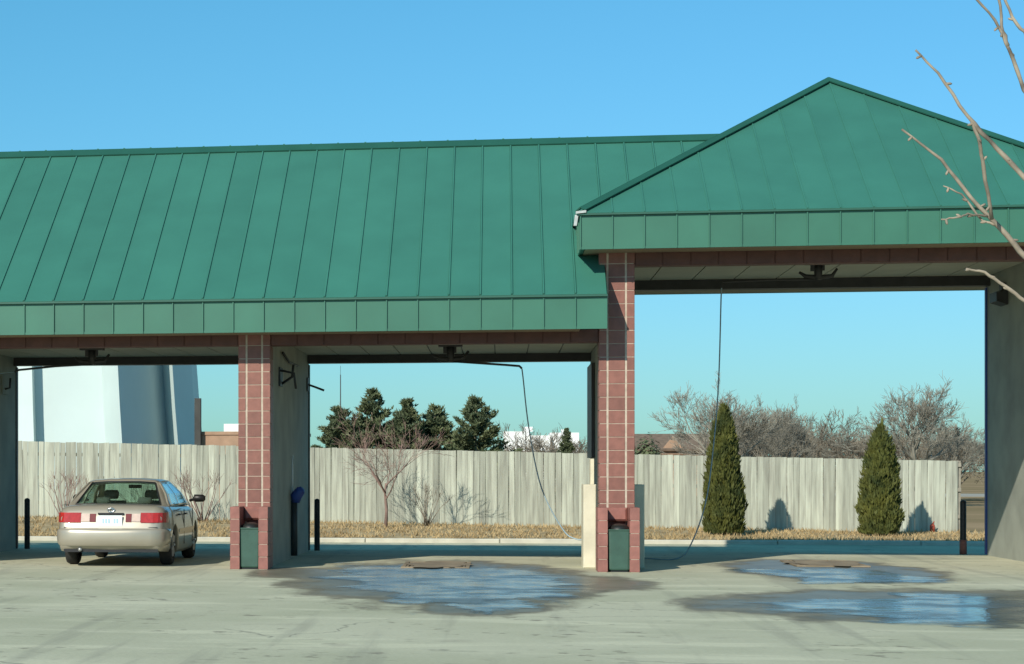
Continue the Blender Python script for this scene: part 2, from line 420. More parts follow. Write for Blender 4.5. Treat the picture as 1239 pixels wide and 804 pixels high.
# dry grass blades and leaf litter on the verge (nobody could count them)
mb = MB()
for i in range(26000):
    y = 47.5 + random.random() ** 1.3 * 5.6; x = random.uniform(-13.5, 13.5)
    if noise.noise(Vector((x * 0.7, y * 0.9, 4))) < random.uniform(-.7, .25): continue
    z = verge_z(x, y); h = random.uniform(.03, .11); a = random.uniform(0, 2 * pi); wd = random.uniform(.006, .02)
    lx, ly = random.uniform(-.07, .07), random.uniform(-.07, .07)
    b = len(mb.v)
    mb.v += [(x - cos(a) * wd, y - sin(a) * wd, z), (x + cos(a) * wd, y + sin(a) * wd, z), (x + lx, y + ly, z + h)]
    mb.f.append((b, b + 1, b + 2))
tag(obj('dry_grass', mb, M['straw']), 'short dead straw coloured grass on the bank before the fence', 'grass', kind='stuff')

# ------------------------------------------------------------------ car wash building
cw = thing('car_wash', (-3, 35, 0), 'open self service car wash with green metal roofs on red block pillars', 'car wash')
YF, YP, YB, YR = 31.35, 32.0, 38.7, 35.5           # fascia, pillar fronts, back of bays, ridge
LX0, LX1 = -15.2, 1.56                             # low roof, left end and right end at the eave
TX0, TX1 = 1.17, 9.45                              # tall roof
ZFB, ZE, ZR = 3.58, 4.10, 6.98                     # low: fascia bottom, eave, ridge
TFB, TE, TAP = 4.75, 5.29, 7.85                    # tall
PW = 0.4618
TS = (TAP - TE) / (YR - YF)                        # slope of the tall hips

# --- low roof, front slope: one deck with a panel for each standing seam strip
sl_ = (ZR - ZE) / (YR - YF)
EY = YF - 0.06                                     # panels overhang the fascia
def low_z(y): return ZE + 0.03 + (y - YF) * sl_
deck = MB().slab([(LX0, YF, ZE), (LX1, YF, ZE), (LX1, YR, ZR), (LX0, YR, ZR)], 0.05)
for q in range(6):
    x0 = LX1 + q * 0.4; x1 = x0 + 0.4
    y0 = YF + (TE + TS * (x0 - TX0) - ZE) / sl_ - 0.1; y1 = YF + (TE + TS * (x1 - TX0) - ZE) / sl_ - 0.1
    if y1 < YR: deck.slab([(x0, y0, ZE + (y0 - YF) * sl_), (x1, y1, ZE + (y1 - YF) * sl_), (x1, YR, ZR), (x0, YR, ZR)], 0.05)
low = obj('low_roof_slope', deck, M['trimgreen'], cw)
def panel_mb(w, ya, yb, ya2=None):
    """one pan with a standing seam along its left edge, local x from 0 to w"""
    ya2 = ya if ya2 is None else ya2
    m = MB()
    m.slab([(0.012, ya, low_z(ya)), (w, ya2, low_z(ya2)), (w, yb, low_z(yb)), (0.012, yb, low_z(yb))], 0.02)
    t = 0.024
    m.slab([(-0.011, ya, low_z(ya) + t), (0.011, ya, low_z(ya) + t), (0.011, yb, low_z(yb) + t), (-0.011, yb, low_z(yb) + t)], t + 0.02)
    return m
pm = panel_mb(PW - 0.014, EY, YR).mesh('roof_panel', M['roof'])
base = BASE[low.name]
npan = int((LX1 - LX0) / PW) + 1
for i in range(npan):
    x = LX1 - (i + 1) * PW
    link('roof_panel', pm, low, Vector((x, 0, 0)) - base)
for i in range(6):
    x = LX1 + i * PW
    ya = YF + (TE + TS * (x - TX0) - ZE) / sl_ - 0.12; yb = YF + (TE + TS * (x + PW - TX0) - ZE) / sl_ - 0.12
    if ya < YR - 0.05: link('roof_panel', panel_mb(PW - 0.014, ya, YR, min(yb, YR - .01)).mesh('roof_panel', M['roof']), low, Vector((x, 0, 0)) - base)
yk = 39.65 - (TE + TS * (LX1 - TX0) - ZE) / sl_
back = MB().slab([(LX0, YR, ZR), (LX0, 39.65, ZE), (LX1, 39.65, ZE), (LX1, yk, ZE + (39.65 - yk) * sl_), (3.9, YR, ZR)], 0.05)
for i in range(42): 
    x = LX0 + i * PW
    if x < LX1: back.slab([(x, YR, ZR + .05), (x, 39.65, ZE + .05), (x + .03, 39.65, ZE + .05), (x + .03, YR, ZR + .05)], .05)
obj('rear_roof_slope', back, M['roof'], cw)
obj('ridge_cap', MB().slab([(LX0, YR - .16, ZR - .045), (3.95, YR - .16, ZR - .045), (3.95, YR, ZR + .075), (LX0, YR, ZR + .075)], .02)
    .slab([(LX0, YR, ZR + .075), (3.95, YR, ZR + .075), (3.95, YR + .16, ZR - .045), (LX0, YR + .16, ZR - .045)], .02), M['trimgreen'], cw)

# --- fascias: backing board with a panel for each strip
def fascia_run(name, x0, x1, y, z0, z1, n):
    """front fascia from x0 to x1 facing -y"""
    bk = obj(name, MB().box(x0, x1, y + 0.012, y + 0.06, z0 + .01, z1 - .02), M['trimgreen'], cw)
    w = (x1 - x0) / n
    m = MB().box(0.008, w - 0.004, -0.006, 0.012, z0, z1 - 0.02)
    m.box(-0.008, 0.008, -0.030, 0.012, z0, z1 - 0.02)
    m.box(0.008, w - 0.004, -0.016, -0.006, z0, z0 + 0.035)
    me = m.mesh('fascia_panel', M['fascia'])
    for i in range(n): link('fascia_panel', me, bk, Vector((x0 + i * w, y, 0)) - BASE[bk.name])
    return bk
fascia_run('low_fascia', LX1 - 36 * PW, LX1, YF, ZFB, ZE, 36)
fascia_run('tall_fascia', TX0, TX1, YF, TFB, TE, 18)
# left return of the tall fascia (faces -x) and the plain sides not seen from the front
lf = obj('side_fascia', MB().box(TX0 + .012, TX0 + .06, YF + .07, 39.6, TFB + .01, TE - .02), M['trimgreen'], cw)
m = MB().box(-0.006, 0.012, 0.006, PW - .006, TFB, TE - .02).box(-.02, .012, -.007, .006, TFB, TE - .02)
me = m.mesh('fascia_panel', M['fascia'])
for i in range(17): link('fascia_panel', me, lf, Vector((TX0, YF + .03 + i * PW, 0)) - BASE[lf.name])
obj('rear_fascia', MB().box(LX0, TX0 - .02, 39.6, 39.65, ZFB, ZE - .06).box(TX0, TX1, 39.6, 39.65, TFB, TE - .03).box(TX1 - .05, TX1, YF + .07, 39.59, TFB, TE - .03), M['fascia'], cw)
obj('gutter_glint', MB().slab([(TX0 - .10, YF - .03, TE - .19), (TX0 - .055, YF - .03, TE - .19), (TX0 - .03, YF - .03, TE - .03), (TX0 - .08, YF - .03, TE - .03)], .06).slab([(TX0 - .07, YF - .078, TE - .02), (TX0 + .08, YF - .078, TE - .005), (TX0 + .08, YF - .078, TE + .03), (TX0 - .07, YF - .078, TE + .015)], .02), M['glint_metal'], cw)  # pale end piece, paints the bright reflection at the fascia corner
# eave drip strips; their dark green also paints the overhang's shadow line
obj('eave_trim', MB().box(LX0, LX1, YF - .055, YF - .012, ZE - .045, ZE - .012).box(TX0 - .04, TX1 + .04, YF - .055, YF - .026, TE - .04, TE - .014), M['trimgreen'], cw)

# --- tall hipped roof
MX, HY = (TX0 + TX1) / 2, YR
tdeck = MB()
ap = (MX, HY, TAP)
c1, c2, c3, c4 = (TX0, YF, TE), (TX1, YF, TE), (TX1, 39.65, TE), (TX0, 39.65, TE)
tdeck.poly([c1, c2, ap]).poly([c2, c3, ap]).poly([c3, c4, ap]).poly([c4, c1, ap])
tall = obj('tall_roof_slope', tdeck, M['trimgreen'], cw)
tw = (TX1 - TX0) / 18
def tz(y): return TE + 0.028 + (y - YF) * TS
def ymax(x): return YF + (YR - YF) * (1 - abs(x - MX) / (MX - TX0))
for side in range(2):                                # front strips and left strips, each clipped by the hips
    for i in range(18):
        x0, x1 = TX0 + i * tw + .006, TX0 + (i + 1) * tw - .006
        xm = MX if x0 < MX < x1 else None
        pts = [(x0, EY), (x1, EY), (x1, ymax(x1))] + ([(MX, YR)] if xm else []) + [(x0, ymax(x0))]
        m = MB().slab([(x, y, tz(y)) for x, y in pts], .016)
        xr = x0 - .006
        if i > 0: m.slab([(xr - .012, EY, tz(EY) + .014), (xr + .012, EY, tz(EY) + .014), (xr + .012, ymax(xr), tz(ymax(xr)) + .014), (xr - .012, ymax(xr), tz(ymax(xr)) + .014)], .04)
        if side == 1:                                # turned a quarter about the apex: the left face
            m.v = [(MX + (y - YR), YR - (x - MX), z) for x, y, z in m.v]
        obj('roof_panel', m, M['roof'], tall, at=(MX, YF, TE))
def hipcap(a, b):
    a, b = Vector(a), Vector(b); u = Vector((0, 0, .05)); h = MB()
    d = (b - a); sx = Vector((d.y, -d.x, 0)).normalized() * .09
    h.slab([a + u - sx - Vector((0, 0, .03)), a + u * 1.4, b + u * 1.4, b + u - sx - Vector((0, 0, .03))][::-1], .02)
    h.slab([a + u * 1.4, a + u + sx - Vector((0, 0, .03)), b + u + sx - Vector((0, 0, .03)), b + u * 1.4][::-1], .02)
    return h
for c_ in (c1, c2, c3, c4):
    obj('hip_cap', hipcap(c_, ap), M['trimgreen'], cw)

# --- soffits, headers, ceilings
obj('soffit', MB().box(LX0, TX0, YF + .03, YP - .012, ZFB + .004, ZFB + .03).box(TX0 + .07, TX1 - .06, YF + .08, YP - .012, TFB + .006, TFB + .03).box(TX0 + .07, 1.6, YP, 39.5, TFB + .006, TFB + .03), M['soffit'], cw)
obj('rear_soffit', MB().box(LX0, TX0, YB - .02, 39.59, ZFB + .004, ZFB + .03).box(1.6, TX1 - .06, YB - .02, 39.58, TFB + .006, TFB + .03), M['soffit'], cw)
PX = [(-15.0, -14.5), (-9.53, -9.03), (-3.985, -3.49), (1.465, 1.99), (8.5, 9.03)]   # pillars
WX = [(-14.85, -14.52), (-9.38, -9.05), (-3.83, -3.50), (1.62, 1.94), (8.47, 8.82)]  # walls
TOPS = [3.625, 3.625, 3.625, 4.80, 4.80]
for i in range(4):
    a, b = PX[i][1] + .003, PX[i + 1][0] - .003
    z0, z1 = (3.42, 3.62) if i < 3 else (4.56, 4.79)
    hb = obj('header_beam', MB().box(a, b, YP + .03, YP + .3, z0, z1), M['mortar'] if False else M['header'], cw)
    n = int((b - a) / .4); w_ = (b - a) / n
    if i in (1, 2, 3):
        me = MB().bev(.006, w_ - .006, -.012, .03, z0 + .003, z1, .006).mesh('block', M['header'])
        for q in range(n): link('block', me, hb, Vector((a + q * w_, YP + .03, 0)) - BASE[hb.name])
    zc, zb = (3.64, 3.47) if i < 3 else (4.93, 4.735)
    a2, b2 = WX[i][1] + .002, WX[i + 1][0] - .002
    cl = obj('ceiling', MB().box(a2, b2, YP + .3, YB, zc, zc + .05), M['darksteel'], cw)
    nn = 9; ww = (b2 - a2) / nn
    me = MB().box(.01, ww - .01, YP + .305, YB - .31, -.02, 0).mesh('ceiling_panel', M['ceiling'])
    for q in range(nn): link('ceiling_panel', me, cl, Vector((a2 + q * ww, 0, zc - .002)) - BASE[cl.name])
    obj('rear_beam', MB().box(a2, b2, YB - .3, YB - .01, zb, zc - .003), M['darksteel'], cw)

# --- pillars: mortar core with stacked glazed blocks, and wing walls round a bin recess
for i, (a, b) in enumerate(PX):
    cx_ = (a + b) / 2; top = TOPS[i] - .005
    seen = i in (2, 3)
    p = obj('pillar', MB().box(a + .012, b - .012, YP + .006, YP + .40, 0, top), M['mortar'], cw, at=(cx_, YP, 0))
    n = int(round(top / 0.2)); h = top / n
    cols = [(a, a + .112), (a + .142, b - .142), (b - .112, b)]
    mbx = MB()
    for r in range(n):
        for k, (u, v) in enumerate(cols):
            j = random.uniform(-.003, .003)
            m_ = mbx if not seen else MB()
            m_.bev(u, v, YP + j, YP + .405, r * h + .005, (r + 1) * h - .005, .0035)
            if seen: obj('block', m_, M['block'], p, at=(u, YP, r * h))
    if not seen: tag(obj('blocks', mbx, M['block'], p), kind='stuff')
    if seen or i == 4 or i == 1:
        for sx in (-1, 1):
            u, v = (a - .045, a + .10) if sx < 0 else (b - .11, b + .035)
            wg = obj('wing_wall', MB().box(u + .012, v - .012, YF + .006, YP - .006, 0, .94), M['mortar'], cw, at=(u, YF, 0))
            for r in range(5):
                for q in range(2):
                    y0 = YF + q * .32
                    obj('block', MB().bev(u, v, y0 + (0 if q == 0 else .004), y0 + .314, r * .19 + .004, (r + 1) * .19 - .004, .004), M['wing'], wg, at=(u, y0, r * .19))
        obj('recess_lintel', MB().bev(a + .105, b - .115, YP - .16, YP - .006, .74, .94, .03), M['wing'], cw)

# --- bay walls
for i, (a, b) in enumerate(WX):
    t = 3.70 if i < 3 else 4.99
    wl = obj('bay_wall', MB().box(a, b, YP + .41, YB, 0, t), M['wall'], cw, at=((a + b) / 2, 35, 0))
obj('corner_strip', MB().box(8.44, 8.474, YB - .07, YB + .015, 0.02, 4.72), M['blue'], cw)  # added blue strip standing in for a lens colour fringe on the edge
obj('corner_strip', MB().box(-3.502, -3.478, YB - .11, YB + .012, 0.02, 3.45).box(-9.05, -9.03, YB - .11, YB + .012, .02, 3.45), M['darksteel'], cw)
obj('footing_block', MB().bev(1.262, 1.455, 32.62, 33.4, 0, 1.28, .012).box(1.40, 1.455, 33.41, 33.8, 0, 1.68).bev(1.995, 2.175, 32.62, 33.4, 0, 1.28, .012).box(2.0, 2.075, 33.41, 33.8, 0, 1.68), M['cream'], cw)
obj('wall_shade_panel', MB().box(1.56, 1.615, 36.8, 38.6, 1.72, 3.36), M['darksteel'], cw)  # dark sheet painting the header's shade onto the wall face

# ------------------------------------------------------------------ things in the bays
def bin_(cx, label):
    t = thing('trash_bin', (cx, YF + .2, 0), label, 'trash bin', 'bins in the pillar recesses')
    y0 = YF + .04
    b = MB()
    hw = .158
    prof = [(0.03, hw - .02), (.05, hw - .012), (.60, hw), (.615, hw + .008), (.63, hw + .008)]
    for z, q in prof:
        for (x, y) in ((-q, -q), (-q + .03, -q - .012), (q - .03, -q - .012), (q, -q), (q + .008, 0), (q, q), (-q, q), (-q - .008, 0)): b.v.append((cx + x, y0 + .16 + y, z))
    for i in range(4):
        for k in range(8): b.f.append((i * 8 + k, i * 8 + (k + 1) % 8, (i + 1) * 8 + (k + 1) % 8, (i + 1) * 8 + k))
    b.f.append(tuple(range(7, -1, -1)))
    obj('body', b, M['bin'], t)
    l = MB(); n = 12
    for j in range(5):
        a = j / 4 * pi / 2
        for k in range(n): l.v.append((cx + cos(2 * pi * k / n) * (hw + .005) * cos(a * .96), y0 + .16 + sin(2 * pi * k / n) * (hw + .005) * cos(a * .96), .625 + .085 * sin(a)))
    for j in range(4):
        for k in range(n): l.f.append((j * n + k, j * n + (k + 1) % n, (j + 1) * n + (k + 1) % n, (j + 1) * n + k))
    l.f.append(tuple(4 * n + k for k in range(n)))
    obj('lid', l, M['binlid'], t, True)
    obj('base_rim', MB().box(cx - .12, cx + .12, y0 + .03, y0 + .29, 0, .03), M['binlid'], t)
bin_(-3.735, 'dark green trash bin between the wings of the pillar beside the car')
bin_(1.735, 'dark green trash bin in the foot of the tall pillar with cream concrete')

def bollard(x, y, label, lit_foot=False):
    t = thing('bollard', (x, y, lot_z(y)), label, 'bollard', 'bollards behind the bays')
    b = MB(); z0 = lot_z(y)
    if lit_foot: obj('sunlit_foot', MB().tube([(x, y, z0), (x, y, z0 + .26)], .062, 14), M['postlit'], t, True)  # sunlit foot painted as a lighter reddish sleeve
    b.tube([(x, y, z0 + (.24 if lit_foot else 0)), (x, y, z0 + .93)], .054, 14, False)
    obj('post', b, M['post'], t, True)
    obj('cap', MB().tube([(x, y, z0 + .925), (x, y, z0 + .955), (x, y, z0 + .97)], [.056, .045, .01], 14), M['post'], t, True)
bollard(-8.9, 38.9, 'black bollard left of the gold car')
bollard(-3.37, 38.95, 'black bollard behind the wall with the blue holder')
bollard(8.14, 39.0, 'black bollard with sunlight painted on its foot at the right wall', True)

def boom(x, y, zc, arm_end, hose, label):
    t = thing('spray_boom', (x, y, zc), label, 'spray boom', 'swivel spray booms under the ceilings')
    obj('mount_plate', MB().box(x - .2, x + .2, y - .12, y + .12, zc - .05, zc - .004).box(x - .12, x - .06, y - .03, y + .03, zc - .16, zc - .05).box(x + .05, x + .1, y - .03, y + .03, zc - .15, zc - .05), M['darksteel'], t)
    obj('swivel', MB().tube([(x, y, zc - .30), (x, y, zc - .05)], [.06, .075], 10), M['darksteel'], t, True)
    obj('swivel_yoke', MB().tube([(x - .30, y, zc - .17), (x - .2, y, zc - .24), (x, y, zc - .26), (x + .22, y, zc - .24), (x + .30, y, zc - .12)], [.02, .035, .04, .035, .02], 8), M['darksteel'], t, True)
    obj('arm', MB().tube([(x, y, zc - .29)] + arm_end, .019, 8), M['darksteel'], t, True)
    pts = [Vector(arm_end[-1])] + [Vector(h) for h in hose]
    sm = []
    for i in range(len(pts) - 1):
        p0, p1, p2, p3 = pts[max(i - 1, 0)], pts[i], pts[i + 1], pts[min(i + 2, len(pts) - 1)]
        for k in range(6):
            u = k / 6
            sm.append(.5 * ((2 * p1) + (p2 - p0) * u + (2 * p0 - 5 * p1 + 4 * p2 - p3) * u * u + (3 * p1 - p0 - 3 * p2 + p3) * u ** 3))
    sm.append(pts[-1])
    obj('hose', MB().tube(sm, .011, 6), M['bluehose'], t, True)
boom(-0.82, 35.4, 3.62, [(.1, 35.4, 3.26), (.32, 35.4, 3.24), (.36, 35.4, 3.2)], [(.38, 35.4, 3.05), (.48, 35.4, 2.18), (.68, 35.3, 1.21), (.99, 34.2, .56), (1.2, 34, .40), (1.4, 34, .42), (1.6, 34, .6)],
     'spray boom over the middle bay with blue hose looping to the cream wall')
boom(-6.95, 35.4, 3.62, [(-7.6, 35.4, 3.30), (-8.25, 35.4, 3.24), (-8.3, 35.3, 3.2)], [(-8.5, 35, 3.16), (-8.9, 34.4, 3.0), (-9.0, 34.2, 2.4), (-9.0, 34.2, 1.4)],
     'spray boom over the gold car with its arm reaching left')
boom(5.13, 35.4, 4.91, [(4.4, 35.4, 4.62), (3.62, 35.4, 4.6), (3.6, 35.4, 4.5)], [(3.59, 35.4, 4.3), (3.55, 35.4, 2.92), (3.46, 35.4, 1.8), (3.34, 35.4, .95), (3.12, 35.5, .28), (2.9, 35.6, .03), (2.4, 36, .02), (1.97, 36.4, .02)],
     'spray boom in the tall bay with a dark hose hanging straight')

t = thing('brush_holder', (-3.46, 35.3, 0), 'blue brush head in a dark tube holder on the shaded grey wall', 'brush holder')
obj('tube', MB().tube([(-3.44, 35.3, .05), (-3.44, 35.3, .98)], .055, 10), M['darksteel'], t, True)
obj('brush_head', MB().tube([(-3.42, 35.3, .95), (-3.41, 35.3, 1.06), (-3.33, 35.28, 1.16), (-3.30, 35.27, 1.19)], [.07, .10, .085, .05], 10), M['blue'], t, True)
obj('handle', MB().tube([(-3.47, 35.3, 1.1), (-3.47, 35.3, 1.75)], .014, 6), M['white'], t, True)
t = thing('wall_bracket', (-3.49, 33.4, 3.2), 'dark hose bracket high on the shaded wall beside the pillar', 'bracket')
obj('plate', MB().box(-3.497, -3.47, 33.3, 33.7, 2.85, 3.15), M['darksteel'], t)
obj('hook', MB().tube([(-3.47, 33.6, 2.9), (-3.3, 33.5, 3.0), (-3.28, 33.5, 3.2)], .022, 6).tube([(-3.47, 33.3, 3.1), (-3.25, 33.3, 3.05), (-3.22, 33.3, 2.8)], .02, 6), M['darksteel'], t, True)
obj('pipe', MB().tube([(-3.46, 33.6, 3.4), (-3.46, 34.6, 3.3), (-3.45, 36, 3.3)], .02, 6), M['darksteel'], t, True)
t = thing('vacuum_hook', (-3.49, 38.5, 3.0), 'small dark hook jutting past the back edge of the shaded wall', 'hook')
obj('arm', MB().tube([(-3.5, 38.3, 3.08), (-3.38, 38.5, 3.04), (-3.2, 38.5, 2.97)], .022, 6), M['darksteel'], t, True)
obj('plate', MB().box(-3.497, -3.475, 38.2, 38.42, 2.95, 3.2), M['darksteel'], t)
t = thing('wall_lamp', (8.46, 37.4, 4.4), 'unlit dark box lamp high on the right hand wall', 'lamp')
obj('housing', MB().slab([(8.465, 37.1, 4.55), (8.465, 37.1, 4.30), (8.28, 37.1, 4.36), (8.28, 37.1, 4.52)], -.5), M['darksteel'], t)
obj('bracket', MB().box(8.40, 8.468, 37.25, 37.45, 4.56, 4.68), M['darksteel'], t)
t = thing('hose_bracket', (-9.03, 37.5, 3.0), 'grey hose bracket at the top of the dark wall left of the car', 'bracket')
obj('plate', MB().box(-9.047, -9.02, 37.4, 37.9, 2.9, 3.25), M['wall'], t)
obj('hook', MB().tube([(-9.02, 37.6, 3.0), (-8.93, 37.6, 3.02), (-8.92, 37.6, 3.2)], .02, 6), M['darksteel'], t, True)

def drain(cx, cy, w_, d_, label):
    t = thing('floor_drain', (cx, cy, 0), label, 'drain', 'floor drains in the bays')
    obj('frame', MB().box(cx - w_, cx + w_, cy - d_, cy - d_ + .06, .003, .022).box(cx - w_, cx + w_, cy + d_ - .06, cy + d_, .003, .022).box(cx - w_, cx - w_ + .06, cy - d_ + .06, cy + d_ - .06, .003, .021).box(cx + w_ - .06, cx + w_, cy - d_ + .06, cy + d_ - .06, .003, .021), M['grate'], t)
    n = 16; s_ = (2 * w_ - .12) / n
    me = MB().box(.012, s_ - .012, cy - d_ + .062, cy + d_ - .062, .004, .017).mesh('bar', M['grate'])
    for i in range(n): link('bar', me, t, Vector((cx - w_ + .06 + i * s_, 0, 0)) - BASE[t.name])
    mud = MB(); nn = 60
    for i in range(nn):
        a = 2 * pi * i / nn; q = 1 + .5 * noise.fractal(Vector((cos(a) * 1.5 + cx, sin(a) * 1.5, 2)), 1, 2, 4)
        mud.v.append((cx + .04 + cos(a) * w_ * 1.05 * q, cy + sin(a) * d_ * 1.0 * q, .024))
    mud.f.append(tuple(range(nn)))
    tag(obj('mud', mud, M['grate'], t), kind='stuff')
drain(-0.98, 33.1, .52, .95, 'rusty muddy floor drain in the middle bay')
drain(5.1, 34.6, .55, 1.0, 'rusty muddy floor drain in the tall right hand bay')

# ------------------------------------------------------------------ car
CARX, CARY, CARR = -5.95, 31.75, R(1.2)
car = thing('parked_car', (CARX, CARY, 0), 'champagne gold four door sedan seen from behind under the low roof', 'car', rz=CARR)
BASE[car.name] = Vector((0, 0, 0))                  # car geometry below is local: x right, y forward, z up
prof = [  # y, half width, top z, bottom z
    (0.00, .70, .58, .36), (0.03, .76, .66, .31), (0.06, .79, .76, .28), (0.10, .812, .86, .26), (0.15, .828, .915, .25), (0.24, .85, .945, .24), (0.45, .868, .955, .23), (0.8, .883, .955, .21),
    (1.2, .89, .945, .19), (2.2, .89, .93, .18), (3.2, .888, .92, .19), (3.6, .88, .90, .2), (4.1, .862, .84, .22), (4.45, .82, .76, .24), (4.65, .76, .68, .27), (4.75, .68, .58, .32)]
def pr(y, k):
    for a, b in zip(prof, prof[1:]):
        if a[0] <= y <= b[0]: return lerp(a[k], b[k], (y - a[0]) / (b[0] - a[0]))
    return prof[-1][k]
WYS = (0.98, 3.65)
st = sorted(set([p[0] for p in prof] + [.35 + i * .075 for i in range(18)] + [3.0 + i * .075 for i in range(18)] + [1.9, 2.4, 2.7, 4.7]))
b = MB(); NS = None
for y in st:
    w_, zt, zb = pr(y, 1), pr(y, 2), pr(y, 3)
    arch = 0
    for wy in WYS:
        d = abs(y - wy)
        if d < .345: arch = max(arch, .30 + math.sqrt(max(0, .345 ** 2 - d * d)) * 1.0)
    hm = lambda z: max(z, min(arch, zt - .12))
    z5 = min(.55, zt - .06)
    half = [(0, zt + .012), (.45 * w_, zt + .008), (.80 * w_, zt - .004), (.92 * w_, zt - .035), (.972 * w_, max(zt - .11, z5 + .03)), (w_, hm(z5) + .012), (w_, hm(min(.45, z5 - .01))), (.985 * w_, hm(zb + .06)), (.95 * w_, hm(zb) - .002), (.70 * w_, hm(zb) - .002), (.685 * w_, zb), (0, zb - .01)]
    ring = half + [(-x, z) for x, z in half[-2:0:-1]]
    NS = len(ring)
    for x, z in ring: b.v.append((x, y, z))
for i in range(len(st) - 1):
    for k in range(NS):
        q = (k + 1) % NS
        b.f.append((i * NS + k, (i + 1) * NS + k, (i + 1) * NS + q, i * NS + q))
b.f.append(tuple(range(NS))); e = (len(st) - 1) * NS
b.f.append(tuple(e + k for k in range(NS - 1, -1, -1)))
body = obj('body', b, M['paint'], car, True)
# greenhouse: a frame of strips with glass panes set in it
BL, TP = .93, 1.315
def grid(us, ts, f, holes):
    fr = MB(); panes = []
    for i in range(len(us) - 1):
        for j in range(len(ts) - 1):
            q = [f(us[i], ts[j], i), f(us[i + 1], ts[j], i + 1), f(us[i + 1], ts[j + 1], i + 1), f(us[i], ts[j + 1], i)]
            if (i, j) in holes: panes.append(MB().slab(q, .006))
            else: fr.poly(q)
    return fr, panes
ybot = [.78, 1.22, 2.02, 2.10, 3.02, 3.36]; ytop = [1.38, 1.52, 2.0, 2.06, 2.46, 2.56]
frame = MB(); gl = []
for s in (-1, 1):
    def f(u, t, i, s=s):
        w = lerp(.80, .57, t) + .04 * 4 * t * (1 - t)
        return (s * w, lerp(ybot[i], ytop[i], t), lerp(BL, TP, t))
    fr, pn = grid([0, 1, 2, 3, 4, 5], [0, .07, .5, .90, 1], f, {(1, 1), (1, 2), (3, 1), (3, 2)})
    o_ = len(frame.v); frame.v += fr.v; frame.f += [tuple(k + o_ for k in (q if s > 0 else q[::-1])) for q in fr.f]
    gl += [('side_window', x) for x in pn]
def fe(y0, y1, w0, w1, bul):
    def f(u, t, i):
        x = lerp(w0, w1, t) * u
        return (x, lerp(y0, y1, t) + bul * (u * u), lerp(BL, TP, t) + .035 * (1 - u ** 4) * t)
    return f
us = [-1, -.86, -.43, 0, .43, .86, 1]
for (y0, y1, bul, nm) in ((.70, 1.36, .08, 'rear_window'), (3.44, 2.58, -.08, 'windscreen')):
    fr, pn = grid(us, [0, .05, .90, 1], fe(y0, y1, .80, .57, bul), {(i, 1) for i in range(1, 5)})
    o_ = len(frame.v); frame.v += fr.v; frame.f += [tuple(k + o_ for k in (q if nm == 'rear_window' else q[::-1])) for q in fr.f]
    g = MB()
    for x in pn:
        o_ = len(g.v); g.v += x.v; g.f += [tuple(k + o_ for k in q) for q in x.f]
    gl.append((nm, g))
ry = [1.36, 1.5, 1.8, 2.2, 2.45, 2.58]
for i in range(5):
    for j in range(6):
        def rf(u, y, k):
            yy = y + (.08 * u * u if k == 0 else (-.08 * u * u if k == 5 else 0))
            return (.57 * u, yy, TP + .035 * (1 - u ** 4) + .022 * sin(pi * k / 5))
        frame.poly([rf(us[j], ry[i], i), rf(us[j + 1], ry[i], i), rf(us[j + 1], ry[i + 1], i + 1), rf(us[j], ry[i + 1], i + 1)])
fo = obj('cabin_frame', frame, M['paint'], car, True)
bmm = bmesh.new(); bmm.from_mesh(fo.data); bmesh.ops.remove_doubles(bmm, verts=bmm.verts, dist=.004); bmesh.ops.recalc_face_normals(bmm, faces=bmm.faces); bmm.to_mesh(fo.data); bmm.free()
md = fo.modifiers.new('thickness', 'SOLIDIFY'); md.thickness = .025; md.offset = -1
for nm, g in gl: obj(nm, g, M['glass'], car)
# dark rubber surround of the rear window
rw = fe(.70, 1.36, .80, .57, .08)
def off(p): return (p[0], p[1] - .008, p[2] + .008)
sr = MB()
edge = [rw(u, .05, 0) for u in us[1:-1]] + [rw(u, .90, 0) for u in us[-2:0:-1]]
sr.tube([off(p) for p in edge + edge[:1]], .013, 5, False)
obj('window_seal', sr, M['trimblack'], car)
# bumper wrapping the tail
bp = MB(); pth = [(-.885, .55), (-.885, .32), (-.86, .12), (-.79, .015), (-.62, -.045), (-.3, -.065), (0, -.07), (.3, -.065), (.62, -.045), (.79, .015), (.86, .12), (.885, .32), (.885, .55)]
zs = [(.33, .05), (.37, .012), (.44, 0), (.53, 0), (.575, .012), (.60, .055), (.60, .14)]
for z, ins in zs:
    for x, y in pth:
        L_ = math.hypot(x, .9 - y); bp.v.append((x - x / .9 * ins * .8, y + ins * (1 - abs(x) / 1.2), z))
n = len(pth)
for i in range(len(zs) - 1):
    for k in range(n - 1): bp.f.append((i * n + k, i * n + k + 1, (i + 1) * n + k + 1, (i + 1) * n + k))
obj('rear_bumper', bp, M['paint'], car, True)
obj('valance', MB().box(-.74, .74, .06, .14, .23, .34), M['trimblack'], car)
def rear_y(z): return lerp(.03, .10, (z - .66) / .20)
def lens(name, xs_, z0, z1, m):
    L_ = MB()
    for x, dy in xs_:
        for z in (z0, z1): L_.v += [(x, rear_y(z) + dy - .018, z), (x, rear_y(z) + dy + .03, z)]
    k = len(xs_)
    for i in range(k - 1):
        o0, o1 = i * 4, (i + 1) * 4
        L_.f += [(o0, o1, o1 + 2, o0 + 2), (o0 + 1, o0 + 3, o1 + 3, o1 + 1), (o0 + 2, o1 + 2, o1 + 3, o0 + 3), (o0, o0 + 1, o1 + 1, o1)]
    L_.f += [(0, 2, 3, 1), (4 * k - 4, 4 * k - 3, 4 * k - 1, 4 * k - 2)]
    obj(name, L_, m, car)
